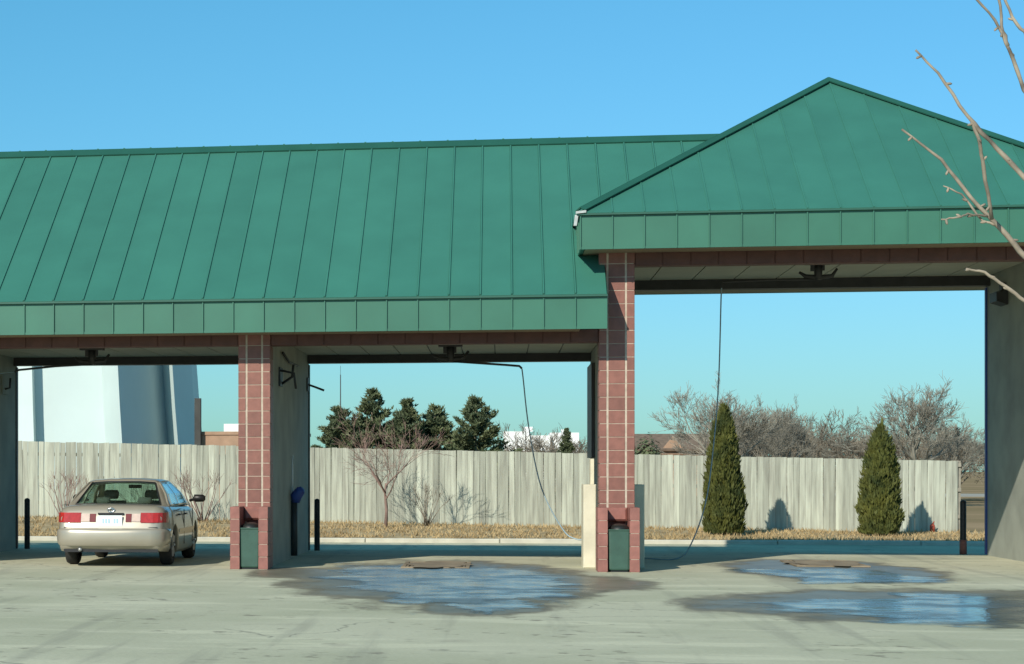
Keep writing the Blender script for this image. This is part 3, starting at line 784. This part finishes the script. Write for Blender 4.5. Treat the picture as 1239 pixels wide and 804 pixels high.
for s in (-1, 1):
    lens('tail_light', [(s * x, d) for x, d in ((.47, 0), (.66, .0), (.74, .02), (.80, .07), (.848, .17), (.862, .26))], .69, .842, M['redlens'])
    lens('reverse_light', [(s * .33, 0), (s * .465, 0)], .705, .825, M['palelens'])
    lens('reflector', [(s * .235, 0), (s * .325, 0)], .70, .825, M['darklens'])
obj('licence_plate', MB().box(-.185, .185, .012, .022, .635, .80), M['plate'], car)
for i in range(6):
    if i != 3: obj('plate_mark', MB().box(-.125 + i * .044, -.098 + i * .044, .006, .011, .68, .75), M['platemark'], car)
obj('trunk_handle', MB().box(-.2, .2, .045, .075, .812, .84), M['trimblack'], car)
em = MB(); nn = 18
em.tube([(.055 * cos(2 * pi * i / nn), .085 + .0 * i, .88 + .034 * sin(2 * pi * i / nn)) for i in range(nn + 1)], .008, 5, False)
em.tube([(.025 * cos(2 * pi * i / nn), .085, .88 + .03 * sin(2 * pi * i / nn)) for i in range(nn + 1)], .006, 5, False)
obj('emblem', em, M['chrome'], car, True)
obj('trunk_seam', MB().box(-.735, .735, .016, .03, .612, .620).box(-.80, -.794, .2, .72, .952, .958), M['trimblack'], car)
for s in (-1, 1):
    mr_ = MB().tube([(s * .86, 2.98, .99), (s * .93, 2.96, 1.01), (s * .95, 2.96, 1.03), (s * 1.09, 2.98, 1.03), (s * 1.12, 2.99, 1.03)], [.022, .026, .066, .062, .038], 10)
    obj('side_mirror', mr_, M['trimblack'], car, True)
    obj('door_moulding', MB().box(s * .889 - .008, s * .889 + .008, 1.42, 3.2, .50, .56), M['paint'], car)
    for nm, y0, y1 in (('door', 1.30, 2.06), ('door', 2.09, 3.15)):
        obj('door_seam', MB().box(s * .884 - .005, s * .884 + .0085, y1 - .004, y1 + .004, .30, .86), M['trimblack'], car)
        obj('door_handle', MB().box(s * .886 - .01, s * .886 + .018, y0 + .1, y0 + .26, .775, .80), M['trimblack'], car)
    for wy in WYS:
        tr = MB()
        xs_ = [(.655, .20), (.66, .285), (.69, .312), (.80, .312), (.845, .29), (.852, .215), (.835, .205)]
        N = 28
        for x, r in xs_:
            for k in range(N): tr.v.append((s * x, wy + r * cos(2 * pi * k / N), .312 + r * sin(2 * pi * k / N)))
        for i in range(len(xs_) - 1):
            for k in range(N): tr.f.append((i * N + k, i * N + (k + 1) % N, (i + 1) * N + (k + 1) % N, (i + 1) * N + k))
        wo = obj('wheel', tr, M['rubber'], car, True, at=(s * .75, wy, .312))
        rm = MB().tube([(s * .70, wy, .312), (s * .82, wy, .312), (s * .832, wy, .312)], [.206, .206, .185], 28)
        for k in range(7):
            a = 2 * pi * k / 7
            rm.tube([(s * .838, wy + .05 * cos(a), .312 + .05 * sin(a)), (s * .842, wy + .18 * cos(a), .312 + .18 * sin(a))], [.03, .024], 6)
        obj('rim', rm, M['rim'], wo, False, at=(s * .75, wy, .312))
# cabin
obj('rear_seat', MB().bev(-.62, .62, 1.30, 1.52, .55, .90, .04).box(-.62, .62, 1.5, 2.0, .42, .58), M['seat'], car)
for x in (-.34, .34):
    hr = MB().tube([(x - .11, 1.38, .98), (x - .09, 1.38, 1.0), (x + .09, 1.38, 1.0), (x + .11, 1.38, .98)], [.03, .065, .065, .03], 10)
    obj('headrest', hr, M['seat'], car, True)
    obj('front_seat', MB().bev(x - .23, x + .23, 2.15, 2.30, .5, 1.0, .05).box(x - .23, x + .23, 2.3, 2.8, .42, .56), M['seat'], car)
    obj('headrest', MB().tube([(x - .12, 2.2, 1.10), (x - .1, 2.2, 1.1), (x + .1, 2.2, 1.1), (x + .12, 2.2, 1.1)], [.04, .075, .075, .04], 10), M['seat'], car, True)
obj('dashboard', MB().bev(-.72, .72, 2.95, 3.3, .7, .93, .05), M['trimblack'], car)
obj('parcel_shelf', MB().box(-.7, .7, .85, 1.3, .915, .93), M['seat'], car)
obj('interior_mirror', MB().box(-.11, .11, 2.55, 2.57, 1.20, 1.26), M['trimblack'], car)
obj('exhaust_pipe', MB().tube([(-.48, .02, .27), (-.48, .5, .28)], .03, 10), M['rim'], car, True)

# ------------------------------------------------------------------ fence
fen = thing('plank_fence', (-1, 53, 0.1), 'tall weathered grey wooden plank fence behind the car wash', 'fence')
variants = []
for k in range(8):
    m = MB()
    hw = .0695 + random.uniform(-.003, .001); tl = random.uniform(-.004, .004); wv = random.uniform(-.01, .01)
    for z in (0, .5, 1):
        o_ = wv * (1 - (2 * z - 1) ** 2)
        dx = .012 if z == 1 else 0
        m.v += [(-hw + o_, -.010, z), (hw + o_, -.010, z + (tl if z == 1 else 0)), (hw + o_, .012, z + (tl if z == 1 else 0)), (-hw + o_, .012, z)]
    for i in range(2):
        for q in range(4): m.f.append((i * 4 + q, i * 4 + (q + 1) % 4, (i + 1) * 4 + (q + 1) % 4, (i + 1) * 4 + q))
    m.f += [(3, 2, 1, 0), (8, 9, 10, 11)]
    variants.append(m.mesh('plank', M['plank']))
x = -14.6; fb = BASE[fen.name]
while x < 10.95:
    h = lerp(1.97, 1.74, (x + 12.3) / 23.3) + random.uniform(-.009, .009)
    o = link('plank', random.choice(variants), fen, Vector((x, 53 + random.uniform(-.004, .004), fence_z(x) - .03)) - fb)
    o.scale = (1, 1, h + .03); o.rotation_euler = (random.uniform(-.006, .006), random.uniform(-.006, .006), random.uniform(-.03, .03))
    x += .1425 + random.uniform(-.002, .003)
for q in (0.35, 1.0, 1.6):
    rl = MB()
    for i in range(11):
        xa = -14.6 + i * 2.33; xb = xa + 2.32
        rl.slab([(xa, 53.02, fence_z(xa) + q), (xb, 53.02, fence_z(xb) + q), (xb, 53.02, fence_z(xb) + q + .09), (xa, 53.02, fence_z(xa) + q + .09)], .04)
    obj('rail', rl, M['rail'], fen)
for i in range(12):
    xa = -14.6 + i * 2.325
    obj('post', MB().box(xa - .045, xa + .045, 53.065, 53.155, fence_z(xa) - .2, fence_z(xa) + 1.75), M['rail'], fen)

# ------------------------------------------------------------------ plants
def twig_tree(mb, p, d, L, r, depth, rng, spread=.55, droop=0.0, n=4, rmin=.004, kids=(2, 4), shrink=.72, up=.12):
    """recursive tapered limbs"""
    steps = 3
    pts = [p.copy()]; rad = [r]; q = p.copy(); dd = d.copy()
    for i in range(steps):
        dd = (dd + Vector((rng.uniform(-1, 1), rng.uniform(-1, 1), rng.uniform(-1, 1))) * .16 + Vector((0, 0, up - droop))).normalized()
        q = q + dd * (L / steps); pts.append(q.copy()); rad.append(max(rmin * .7, r * (1 - .35 * (i + 1) / steps)))
    mb.tube(pts, rad, n if r > .02 else 3, False)
    if depth == 0: return
    k = rng.randint(*kids)
    for i in range(k):
        a = rng.uniform(0, 2 * pi); ax = dd.orthogonal().normalized(); ax.rotate(Matrix.Rotation(a, 3, dd))
        sp = spread * rng.uniform(.55, 1.25)
        nd = (dd * cos(sp) + ax * sin(sp)).normalized()
        t = 1.0 if i == 0 else rng.uniform(.4, 1)
        j = min(steps - 1, int(t * steps)); f_ = t * steps - j
        pp = pts[j].lerp(pts[min(j + 1, steps)], min(1, f_))
        twig_tree(mb, pp, nd, L * shrink * rng.uniform(.75, 1.15), max(rmin, rad[-1] * rng.uniform(.5, .78)), depth - 1, rng, spread, droop, n, rmin, kids, shrink, up)

def bare_tree_meshes(seed, H, trunk_h, r0, depth, m, rmin, spread=.6, limbs=5, kids=(2, 4), first=.32, up=.10, lean=.9):
    rng = random.Random(seed)
    tk = MB(); tk.tube([(0, 0, -.1), (.01 * H, 0, trunk_h * .5), (0, .01 * H, trunk_h), (.01, .01, trunk_h * 1.35)], [r0 * 1.25, r0, r0 * .85, r0 * .5], 8)
    cr = MB()
    for i in range(limbs):
        a = 2 * pi * (i + rng.uniform(-.3, .3)) / limbs; s_ = rng.uniform(.25, lean)
        d = Vector((cos(a) * sin(s_), sin(a) * sin(s_), cos(s_)))
        twig_tree(cr, Vector((0, 0, trunk_h * rng.uniform(.85, 1.3))), d, H * first * rng.uniform(.8, 1.1), r0 * rng.uniform(.45, .65), depth, rng, spread, 0, 5, rmin, kids, .74, up)
    zmax = max(v[2] for v in cr.v); k = (H) / zmax
    cr.v = [(x * k, y * k, z * k) for x, y, z in cr.v]; tk.v = [(x * k, y * k, z * k) for x, y, z in tk.v]
    return tk.mesh('trunk', m, True), cr.mesh('crown', m)
def place_tree(name, meshes, x, y, z, s, rz, label, cat, group=None):
    t = thing(name, (x, y, z), label, cat, group, rz); t.scale = (s, s, s) if not isinstance(s, tuple) else s
    link('trunk', meshes[0], t); link('crown', meshes[1], t)
    return t

# small bare ornamental tree and shrubs before the fence
sm = bare_tree_meshes(11, 3.05, .95, .045, 4, M['twig'], .0042, .55, 6, (2, 4), .32, .05, 1.15)
place_tree('bare_tree', sm, -2.72, 50.5, verge_z(-2.7, 50.5), (1.05, 1.05, 1.0), .4, 'small bare reddish tree in front of the fence in the middle bay', 'tree')
def shrub(seed, H, W_, n, m, rmin=.004):
    rng = random.Random(seed); st_ = MB(); tw = MB()
    for i in range(n):
        a = rng.uniform(0, 2 * pi); s_ = rng.uniform(.1, .75)
        d = Vector((cos(a) * sin(s_), sin(a) * sin(s_), cos(s_)))
        p0 = Vector((rng.uniform(-.12, .12), rng.uniform(-.12, .12), -.03))
        st_.tube([p0, p0 + d * H * .4], [.016, .011], 5)
        twig_tree(tw, p0 + d * H * .38, d, H * .3, .010, 2, rng, .5, 0, 3, rmin, (2, 4), .72, .08)
    return st_.mesh('stem', m, True), tw.mesh('twigs', m)
def place_shrub(ms, x, y, s, rz, label):
    t = thing('bare_shrub', (x, y, verge_z(x, y)), label, 'shrub', None, rz); t.scale = (s, s, s)
    link('stem', ms[0], t); link('twigs', ms[1], t)
s1 = shrub(3, 1.15, 1, 12, M['bark']); s2 = shrub(8, 1.35, 1, 14, M['twig'])
place_shrub(s1, -1.75, 51.2, .95, 0, 'low bare shrub right of the small reddish tree')
place_shrub(s2, -10.7, 51.2, 1.0, 1, 'bare shrub at the fence left of the car roof')
place_shrub(s2, -7.35, 51.5, 1.05, 2.2, 'bare shrub at the fence between car roof and pillar')
place_shrub(s1, -8.7, 51.8, .9, 4, 'bare shrub at the fence hidden mostly by the car')

# two clipped arborvitae
def arborvitae(x, y, H, Rr, seed, label, tip=0.0, ex=.40):
    z0 = verge_z(x, y)
    rng = random.Random(seed)
    t = thing('arborvitae', (x, y, z0), label, 'conifer', 'clipped conifers before the fence')
    obj('trunk', MB().tube([(x, y, z0 - .05), (x, y, z0 + H * .8)], [.05, .02], 8), M['bark'], t)
    def rad(h, a):
        u = h / H
        t_ = max(0, u - .14) / .86
        base_ = (min(1, .84 + u * .9) if u < .18 else 1.0) * min((1 - t_) ** ex, 2.7 * (1 - t_) + .01)
        base_ = min(base_, 1.0) * Rr
        lump = 1 + .22 * noise.noise(Vector((cos(a) * 1.6 + seed, sin(a) * 1.6, h * 2.6))) + .30 * noise.noise(Vector((cos(a) * 4, sin(a) * 4 + seed, h * 6)))
        return base_ * lump
    core = MB(); N = 16; Z = 14
    for i in range(Z + 1):
        h = .04 + (H - .12) * i / Z
        for k in range(N):
            a = 2 * pi * k / N; r = rad(h, a) * .80
            core.v.append((x + cos(a) * r, y + sin(a) * r, z0 + h))
    for i in range(Z):
        for k in range(N): core.f.append((i * N + k, i * N + (k + 1) % N, (i + 1) * N + (k + 1) % N, (i + 1) * N + k))
    lf_ = MB()
    o_ = len(lf_.v); lf_.v += core.v; lf_.f += core.f
    for i in range(15000):
        h = .03 + (H - .06) * (1 - math.sqrt(rng.random())) if rng.random() < .6 else rng.uniform(.02, H)
        a = rng.uniform(0, 2 * pi)
        r = rad(h, a) * rng.uniform(.80, 1.09)
        # upright flat sprays, some leaning out
        ln = rng.uniform(.06, .17); wd = rng.uniform(.012, .03)
        out = Vector((cos(a), sin(a), 0)); tg = Vector((-sin(a), cos(a), 0)); tg.rotate(Matrix.Rotation(rng.uniform(-1.3, 1.3), 3, 'Z'))
        up = (Vector((0, 0, 1)) + out * rng.uniform(0, .8) + tg * rng.uniform(-.35, .35)).normalized()
        p = Vector((x, y, z0 + h)) + out * r
        b = len(lf_.v)
        lf_.v += [tuple(p), tuple(p + up * ln * .5 + tg * wd), tuple(p + up * ln), tuple(p + up * ln * .5 - tg * wd)]
        lf_.f.append((b, b + 1, b + 2, b + 3))
    if tip:
        for i in range(260):
            h = H * .93 + rng.random() ** 1.2 * tip; a = rng.uniform(0, 2 * pi); r = .07 * (1 - (h - H * .93) / (tip + .05)) * rng.uniform(.5, 1.1)
            p = Vector((x + .04 + cos(a) * r, y + sin(a) * r, z0 + h)); tg = Vector((-sin(a), cos(a), 0)); b = len(lf_.v); ln = .09
            lf_.v += [tuple(p), tuple(p + Vector((0, 0, ln * .5)) + tg * .02), tuple(p + Vector((0, 0, ln))), tuple(p + Vector((0, 0, ln * .5)) - tg * .02)]
            lf_.f.append((b, b + 1, b + 2, b + 3))
    obj('crown', lf_, M['thuja'], t)
arborvitae(5.08, 49.5, 2.92, .405, 2, 'pointed green conifer before the fence, nearer the tall pillar')
arborvitae(8.62, 50.0, 2.47, .41, 5, 'blunt green conifer with a thin spike, nearer the fence end', .34, .38)

# evergreens beyond the fence
def pine_meshes(seed, H, W_, m):
    rng = random.Random(seed)
    tk = MB().tube([(0, 0, -.2), (0, 0, H * .5), (0, 0, H * .97)], [.09, .055, .012], 7)
    cr = MB(); bz = .25
    while bz < H - .05:
        u = bz / H; Lb = W_ * (1 - u) ** .75 * (0.9 + .3 * rng.random()) + .06
        k = 7 if u < .8 else 5
        for i in range(k):
            a = rng.uniform(0, 2 * pi); L_ = Lb * rng.uniform(.65, 1.15)
            rise = lerp(.15, .9, u) * rng.uniform(.7, 1.2)
            d = Vector((cos(a), sin(a), rise)).normalized()
            p0 = Vector((0, 0, bz)); cr.tube([p0, p0 + d * L_], [.014, .004], 3, False)
            for q in range(int(24 * L_ / .5) + 7):
                tt = rng.uniform(.25, 1.03); p = p0 + d * L_ * tt + Vector((rng.uniform(-.07, .07), rng.uniform(-.07, .07), rng.uniform(-.04, .07)))
                for z in range(3):
                    nd = (d * .6 + Vector((rng.uniform(-1, 1), rng.uniform(-1, 1), rng.uniform(-.3, 1)))).normalized(); ln = rng.uniform(.09, .17)
                    sd = nd.orthogonal().normalized(); sd.rotate(Matrix.Rotation(rng.uniform(0, 6.28), 3, nd)); sd *= .030
                    b = len(cr.v); cr.v += [tuple(p - sd), tuple(p + sd), tuple(p + nd * ln)]; cr.f.append((b, b + 1, b + 2))
        bz += rng.uniform(.10, .17)
    return tk.mesh('trunk', M['bark'], True), cr.mesh('crown', m)
pA = pine_meshes(1, 4.3, 1.75, M['pine']); pB = pine_meshes(2, 4.0, 1.35, M['pine']); pC = pine_meshes(4, 4.1, 1.8, M['pine'])
GP = 'young evergreens beyond the fence'
for ms, x, y, s, lab in ((pA, -5.0, 66, .88, 'broad evergreen beyond the fence at the left edge of the middle bay'),
                         (pB, -4.0, 66.4, 1.07, 'evergreen with the tallest thin tip behind the bare tree'),
                         (pB, -2.85, 66, .99, 'slim evergreen second from the right beyond the fence'),
                         (pC, -2.05, 67, .93, 'slim evergreen beside the rightmost evergreen'),
                         (pC, -.75, 66, .98, 'wide open evergreen rightmost of the row beyond the fence'),
                         (pA, -3.4, 68.5, .80, 'low evergreen filling the gap in the row beyond the fence'),
                         (pC, -5.9, 67, .62, 'low evergreen half hidden by the shaded wall'),
                         (pA, -1.45, 68, .70, 'low evergreen between the two right ones'),
                         (pC, -4.6, 69, .70, 'low evergreen behind the broad left evergreen'),
                         (pB, -2.4, 69.5, .80, 'evergreen set back between the two slim ones'),
                         (pA, -.2, 69, .50, 'lowest evergreen at the right end of the row')):
    place_tree('evergreen_tree', ms, x, y, -.32, s, x * 1.7, lab, 'tree', GP)
pD = pine_meshes(9, 5.0, 1.0, M['pine'])
place_tree('evergreen_tree', pD, 3.45, 112, -.32, .80, 1.0, 'small dark evergreen far off beside the tall pillar', 'tree')

# bare trees far behind
fA = bare_tree_meshes(21, 6.4, 1.5, .17, 6, M['farbark'], .0085, .50, 7, (2, 4), .25, .06, 1.05)
fB = bare_tree_meshes(33, 6.2, 1.3, .16, 6, M['farbark'], .0085, .54, 7, (2, 4), .24, .05, 1.1)
fC = bare_tree_meshes(45, 4.6, .8, .10, 5, M['farbrown'], .011, .6, 8, (2, 4), .28, .04, 1.15)
place_tree('bare_tree', fA, 11.0, 110, -.32, (1.25, 1.1, 1.08), 0, 'wide bare tree behind the pointed conifer', 'tree')
place_tree('bare_tree', fB, 20.3, 108, -.32, (1.25, 1.1, 1.08), .5, 'round bare tree behind the conifer with a spike', 'tree')
place_tree('bare_tree', fA, 16.4, 125, -.32, (.75, .9, .98), 2.0, 'narrow bare tree between the two conifers', 'tree')
place_tree('bare_tree', fB, 13.9, 116, -.32, (.8, .9, .86), 4.0, 'bare tree low right of the pointed conifer', 'tree')
place_tree('bare_tree', fA, 24.2, 118, -.32, (.8, .8, .78), 1.0, 'bare tree at the gap beside the right wall', 'tree')
rng = random.Random(5)
spots = [(17.0, 142), (20.6, 146), (14.8, 142), (17.6, 132), (19.2, 140), (21.8, 130), (23.8, 135), (26.2, 128), (27.6, 134), (22.6, 145), (18.4, 150), (16.0, 138), (1.6, 118), (2.6, 124), (.7, 122), (4.4, 126), (5.6, 122), (3.9, 130), (29.5, 126), (24.9, 126)]
for i, (x, y) in enumerate(spots):
    s = rng.uniform(1.02, 1.4) if x > 7 else rng.uniform(.84, 1.04)
    place_tree('brown_tree', fC, x, y, -.32, (s * 1.2, s * 1.2, s * rng.uniform(.85, 1.02)), rng.uniform(0, 6), *(('low brown bare tree of the line behind the two clipped conifers', 'tree', 'low brown trees behind the clipped conifers') if x > 7 else ('low brown bare tree standing before the white warehouse', 'tree', 'low brown trees before the white warehouse')))

# round evergreen bush near the far house
rb = thing('round_bush', (4.5, 64, -.32), 'round dark green bush beyond the fence, right of the tall pillar', 'bush')
rng = random.Random(9); lf_ = MB()
for i in range(2600):
    d = Vector((rng.gauss(0, 1), rng.gauss(0, 1), rng.gauss(0, 1))).normalized(); r = rng.uniform(.55, 1.03) * (1 + .12 * noise.noise(d * 3))
    p = Vector((4.35 + d.x * .52 * r, 64 + d.y * .52 * r, 1.25 + d.z * 1.28 * r)); s_ = d.orthogonal().normalized(); s_.rotate(Matrix.Rotation(rng.uniform(0, 6), 3, d)); t_ = d.cross(s_)
    b = len(lf_.v); q = rng.uniform(.03, .06); lf_.v += [tuple(p + s_ * q), tuple(p + t_ * q), tuple(p - s_ * q), tuple(p - t_ * q)]; lf_.f.append((b, b + 1, b + 2, b + 3))
obj('crown', lf_, M['pine'], rb); obj('trunk', MB().tube([(4.35, 64, -.3), (4.35, 64, 1.2)], .06, 6), M['bark'], rb)

# ------------------------------------------------------------------ buildings behind
tk = thing('storage_tank', (-22, 88, -.3), 'big white pleated steel tank rising behind the fence at the left', 'tank')
sec = [(-36, 92), (-33, 84), (-30, 80.5), (-27.6, 80), (-25.4, 78.3), (-25.0, 80.5), (-21.4, 79.6), (-17.85, 79.0), (-17.89, 79.6), (-15.24, 79.9), (-14.32, 78.4), (-13.27, 82.8), (-12.65, 81.4), (-12.32, 84.4), (-12.6, 88), (-14, 93), (-17, 97), (-22, 100), (-28, 99.5), (-33, 97)]
def ring(z, k, cx=-24, cy=89): return [(cx + (x - cx) * k, cy + (y - cy) * k, z) for x, y in sec]
rs = [ring(-.3, 1.035), ring(4, 1.0), ring(9.4, .965)]
for i in range(len(sec)):
    j = (i + 1) % len(sec)
    q = MB()
    for a_, b_ in ((0, 1), (1, 2)): q.poly([rs[a_][i], rs[a_][j], rs[b_][j], rs[b_][i]])
    cxm = Vector(rs[1][i]).lerp(Vector(rs[1][j]), .5)
    o = obj('panel', q, M['tank'], tk)
tp = MB(); top_r = ring(9.4, .965); tp.v = top_r + [(-24, 89, 10.3)]; n = len(sec)
tp.f = [(i, (i + 1) % n, n) for i in range(n)]
obj('roof', tp, M['tank'], tk)

bb = thing('brick_building', (-9.5, 77, -.3), 'low tan brick building between the white tank and the pillar', 'building')
obj('wall', MB().box(-10.8, -7.2, 75, 80, -.32, 2.78), M['tanbrick'], bb)
obj('parapet', MB().box(-10.84, -7.16, 74.96, 80.04, 2.78, 2.9), M['tanbrick'], bb)
obj('window', MB().box(-10.1, -9.3, 74.98, 74.995, 1.0, 2.0), M['darkbrick'], bb)
obj('flue', MB().box(-10.9, -10.68, 74.7, 74.94, -.3, 4.1), M['darkbrick'], bb)
obj('roof_vent', MB().box(-10.0, -9.4, 76, 77, 2.905, 3.2), M['white'], bb)

wb = thing('white_warehouse', (6, 300, -.3), 'long white flat roofed warehouse on the skyline beside the blue hose', 'building')
obj('wall', MB().box(.5, 4.2, 300, 312, -.32, 7.0).box(4.2, 7.0, 299, 312, -.32, 6.4).box(7.0, 11.0, 300, 312, -.32, 6.8), M['farwall'], wb)
obj('roof_unit', MB().box(3.4, 4.6, 303, 305, 7.01, 7.7), M['farwall'], wb)
obj('roof_unit', MB().box(8.6, 9.4, 303, 305, 6.81, 7.3), M['farwall'], wb)

hs = thing('far_house', (12, 152, -.3), 'small brown roofed house far behind the round bush', 'house')
obj('wall', MB().box(9.8, 14.2, 150, 156, -.32, 3.0), M['tanbrick'], hs)
obj('gable', MB().slab([(10.9, 149.9, 2.6), (13.0, 149.9, 2.6), (11.95, 149.9, 3.9)], .3), M['tanbrick'], hs)
obj('roof', MB().slab([(9.4, 149.6, 2.95), (14.6, 149.6, 2.95), (14.6, 153, 4.1), (9.4, 153, 4.1)], .12).slab([(14.6, 156.4, 2.95), (9.4, 156.4, 2.95), (9.4, 153, 4.1), (14.6, 153, 4.1)], .12), M['shingle'], hs)
obj('window', MB().box(10.3, 10.9, 149.97, 149.995, 1.2, 2.4), M['darkbrick'], hs)

ms_ = thing('radio_mast', (-5.3, 70, -.3), 'thin grey mast rising above the leftmost evergreens', 'mast')
obj('pole', MB().tube([(-5.27, 70, -.3), (-5.27, 70, 4.7)], [.03, .016], 6), M['darksteel'], ms_)
obj('antenna', MB().tube([(-5.27, 70, 4.68), (-5.27, 70, 5.0)], .006, 5), M['darksteel'], ms_)

# small orange-red can at the fence foot
oc = thing('orange_can', (10.3, 52.75, verge_z(10.3, 52.75)), 'small orange red can at the foot of the fence by the right conifer shadow', 'can')
zc = verge_z(10.3, 52.75)
obj('body', MB().tube([(10.3, 52.75, zc), (10.3, 52.75, zc + .16), (10.3, 52.75, zc + .20)], [.06, .06, .03], 14), M['orange'], oc, True)
obj('spout', MB().tube([(10.3, 52.75, zc + .19), (10.34, 52.72, zc + .26)], [.02, .012], 8), M['orange'], oc)

# ------------------------------------------------------------------ foreground tree, its trunk outside the frame at the right
ft = thing('roadside_tree', (3.5, 11.1, 0), 'leafless pale barked branches reaching in at the right edge', 'tree')
obj('trunk', MB().tube([(3.5, 11.1, -.1), (3.47, 11.1, 1.2), (3.42, 11.1, 2.4), (3.36, 11.15, 3.6), (3.3, 11.2, 4.6)], [.11, .09, .075, .05, .02], 10), M['bark'], ft, True)
def branch(pts, r0, r1, twigs=True):
    sm = []; P = [Vector(p) for p in pts]
    for i in range(len(P) - 1):
        for k in range(4): sm.append(P[i].lerp(P[i + 1], k / 4) + Vector((random.uniform(-.004, .004), 0, random.uniform(-.004, .004))))
    sm.append(P[-1]); n = len(sm)
    m = MB(); m.tube(sm, [.8 * lerp(r0, r1, i / (n - 1)) * (1 + .12 * random.uniform(-1, 1)) for i in range(n)], 7)
    for i in range(3, n, 4):                        # buds along the twig
        a = random.uniform(0, 6.28); d = Vector((cos(a), .4 * sin(a), sin(a))); q = sm[i]
        m.tube([q, q + d * (lerp(r0, r1, i / n) + .014), q + d * (lerp(r0, r1, i / n) + .022)], [.006, .007, .002], 5)
    obj('branch', m, M['palebark'], ft, True)
Yb = 11
branch([(3.43, Yb, 2.1), (2.95, Yb, 2.3), (2.59, Yb, 2.57), (2.5, Yb, 2.68), (2.33, Yb, 2.87), (2.19, Yb, 3.06), (2.0, Yb, 3.22)], .024, .0065)
branch([(2.45, Yb, 2.73), (2.39, Yb, 2.75), (2.29, Yb, 2.89), (2.2, Yb, 2.93)], .009, .004)
branch([(2.42, Yb, 2.77), (2.31, 10.95, 2.78), (2.25, 10.9, 2.76), (2.17, 10.9, 2.75)], .008, .005)
branch([(3.4, Yb, 2.5), (2.9, 10.8, 2.6), (2.52, 10.7, 2.92), (2.39, 10.7, 3.07), (2.25, 10.7, 3.23), (2.12, 10.7, 3.44), (2.01, 10.7, 3.56)], .022, .006)
branch([(2.27, 10.7, 3.21), (2.31, 10.7, 3.1), (2.34, 10.75, 2.99), (2.40, 10.85, 2.74)], .009, .012)
branch([(3.35, Yb, 3.1), (2.9, 11.3, 3.1), (2.68, 11.4, 3.47), (2.61, 11.4, 3.68), (2.54, 11.4, 3.84), (2.40, 11.4, 4.0)], .018, .007)
branch([(2.6, 11.4, 3.7), (2.57, 11.4, 3.8), (2.55, 11.4, 4.02)], .012, .008)
branch([(3.2, 11.3, 3.4), (2.75, 11.4, 3.68), (2.68, 11.4, 3.77), (2.62, 11.4, 3.85), (2.56, 11.4, 4.0)], .015, .008)
branch([(3.45, Yb, 2.0), (2.9, 11.2, 2.25), (2.64, 11.2, 2.36), (2.54, 11.2, 2.44), (2.44, 11.2, 2.51), (2.35, 11.2, 2.53)], .017, .007)
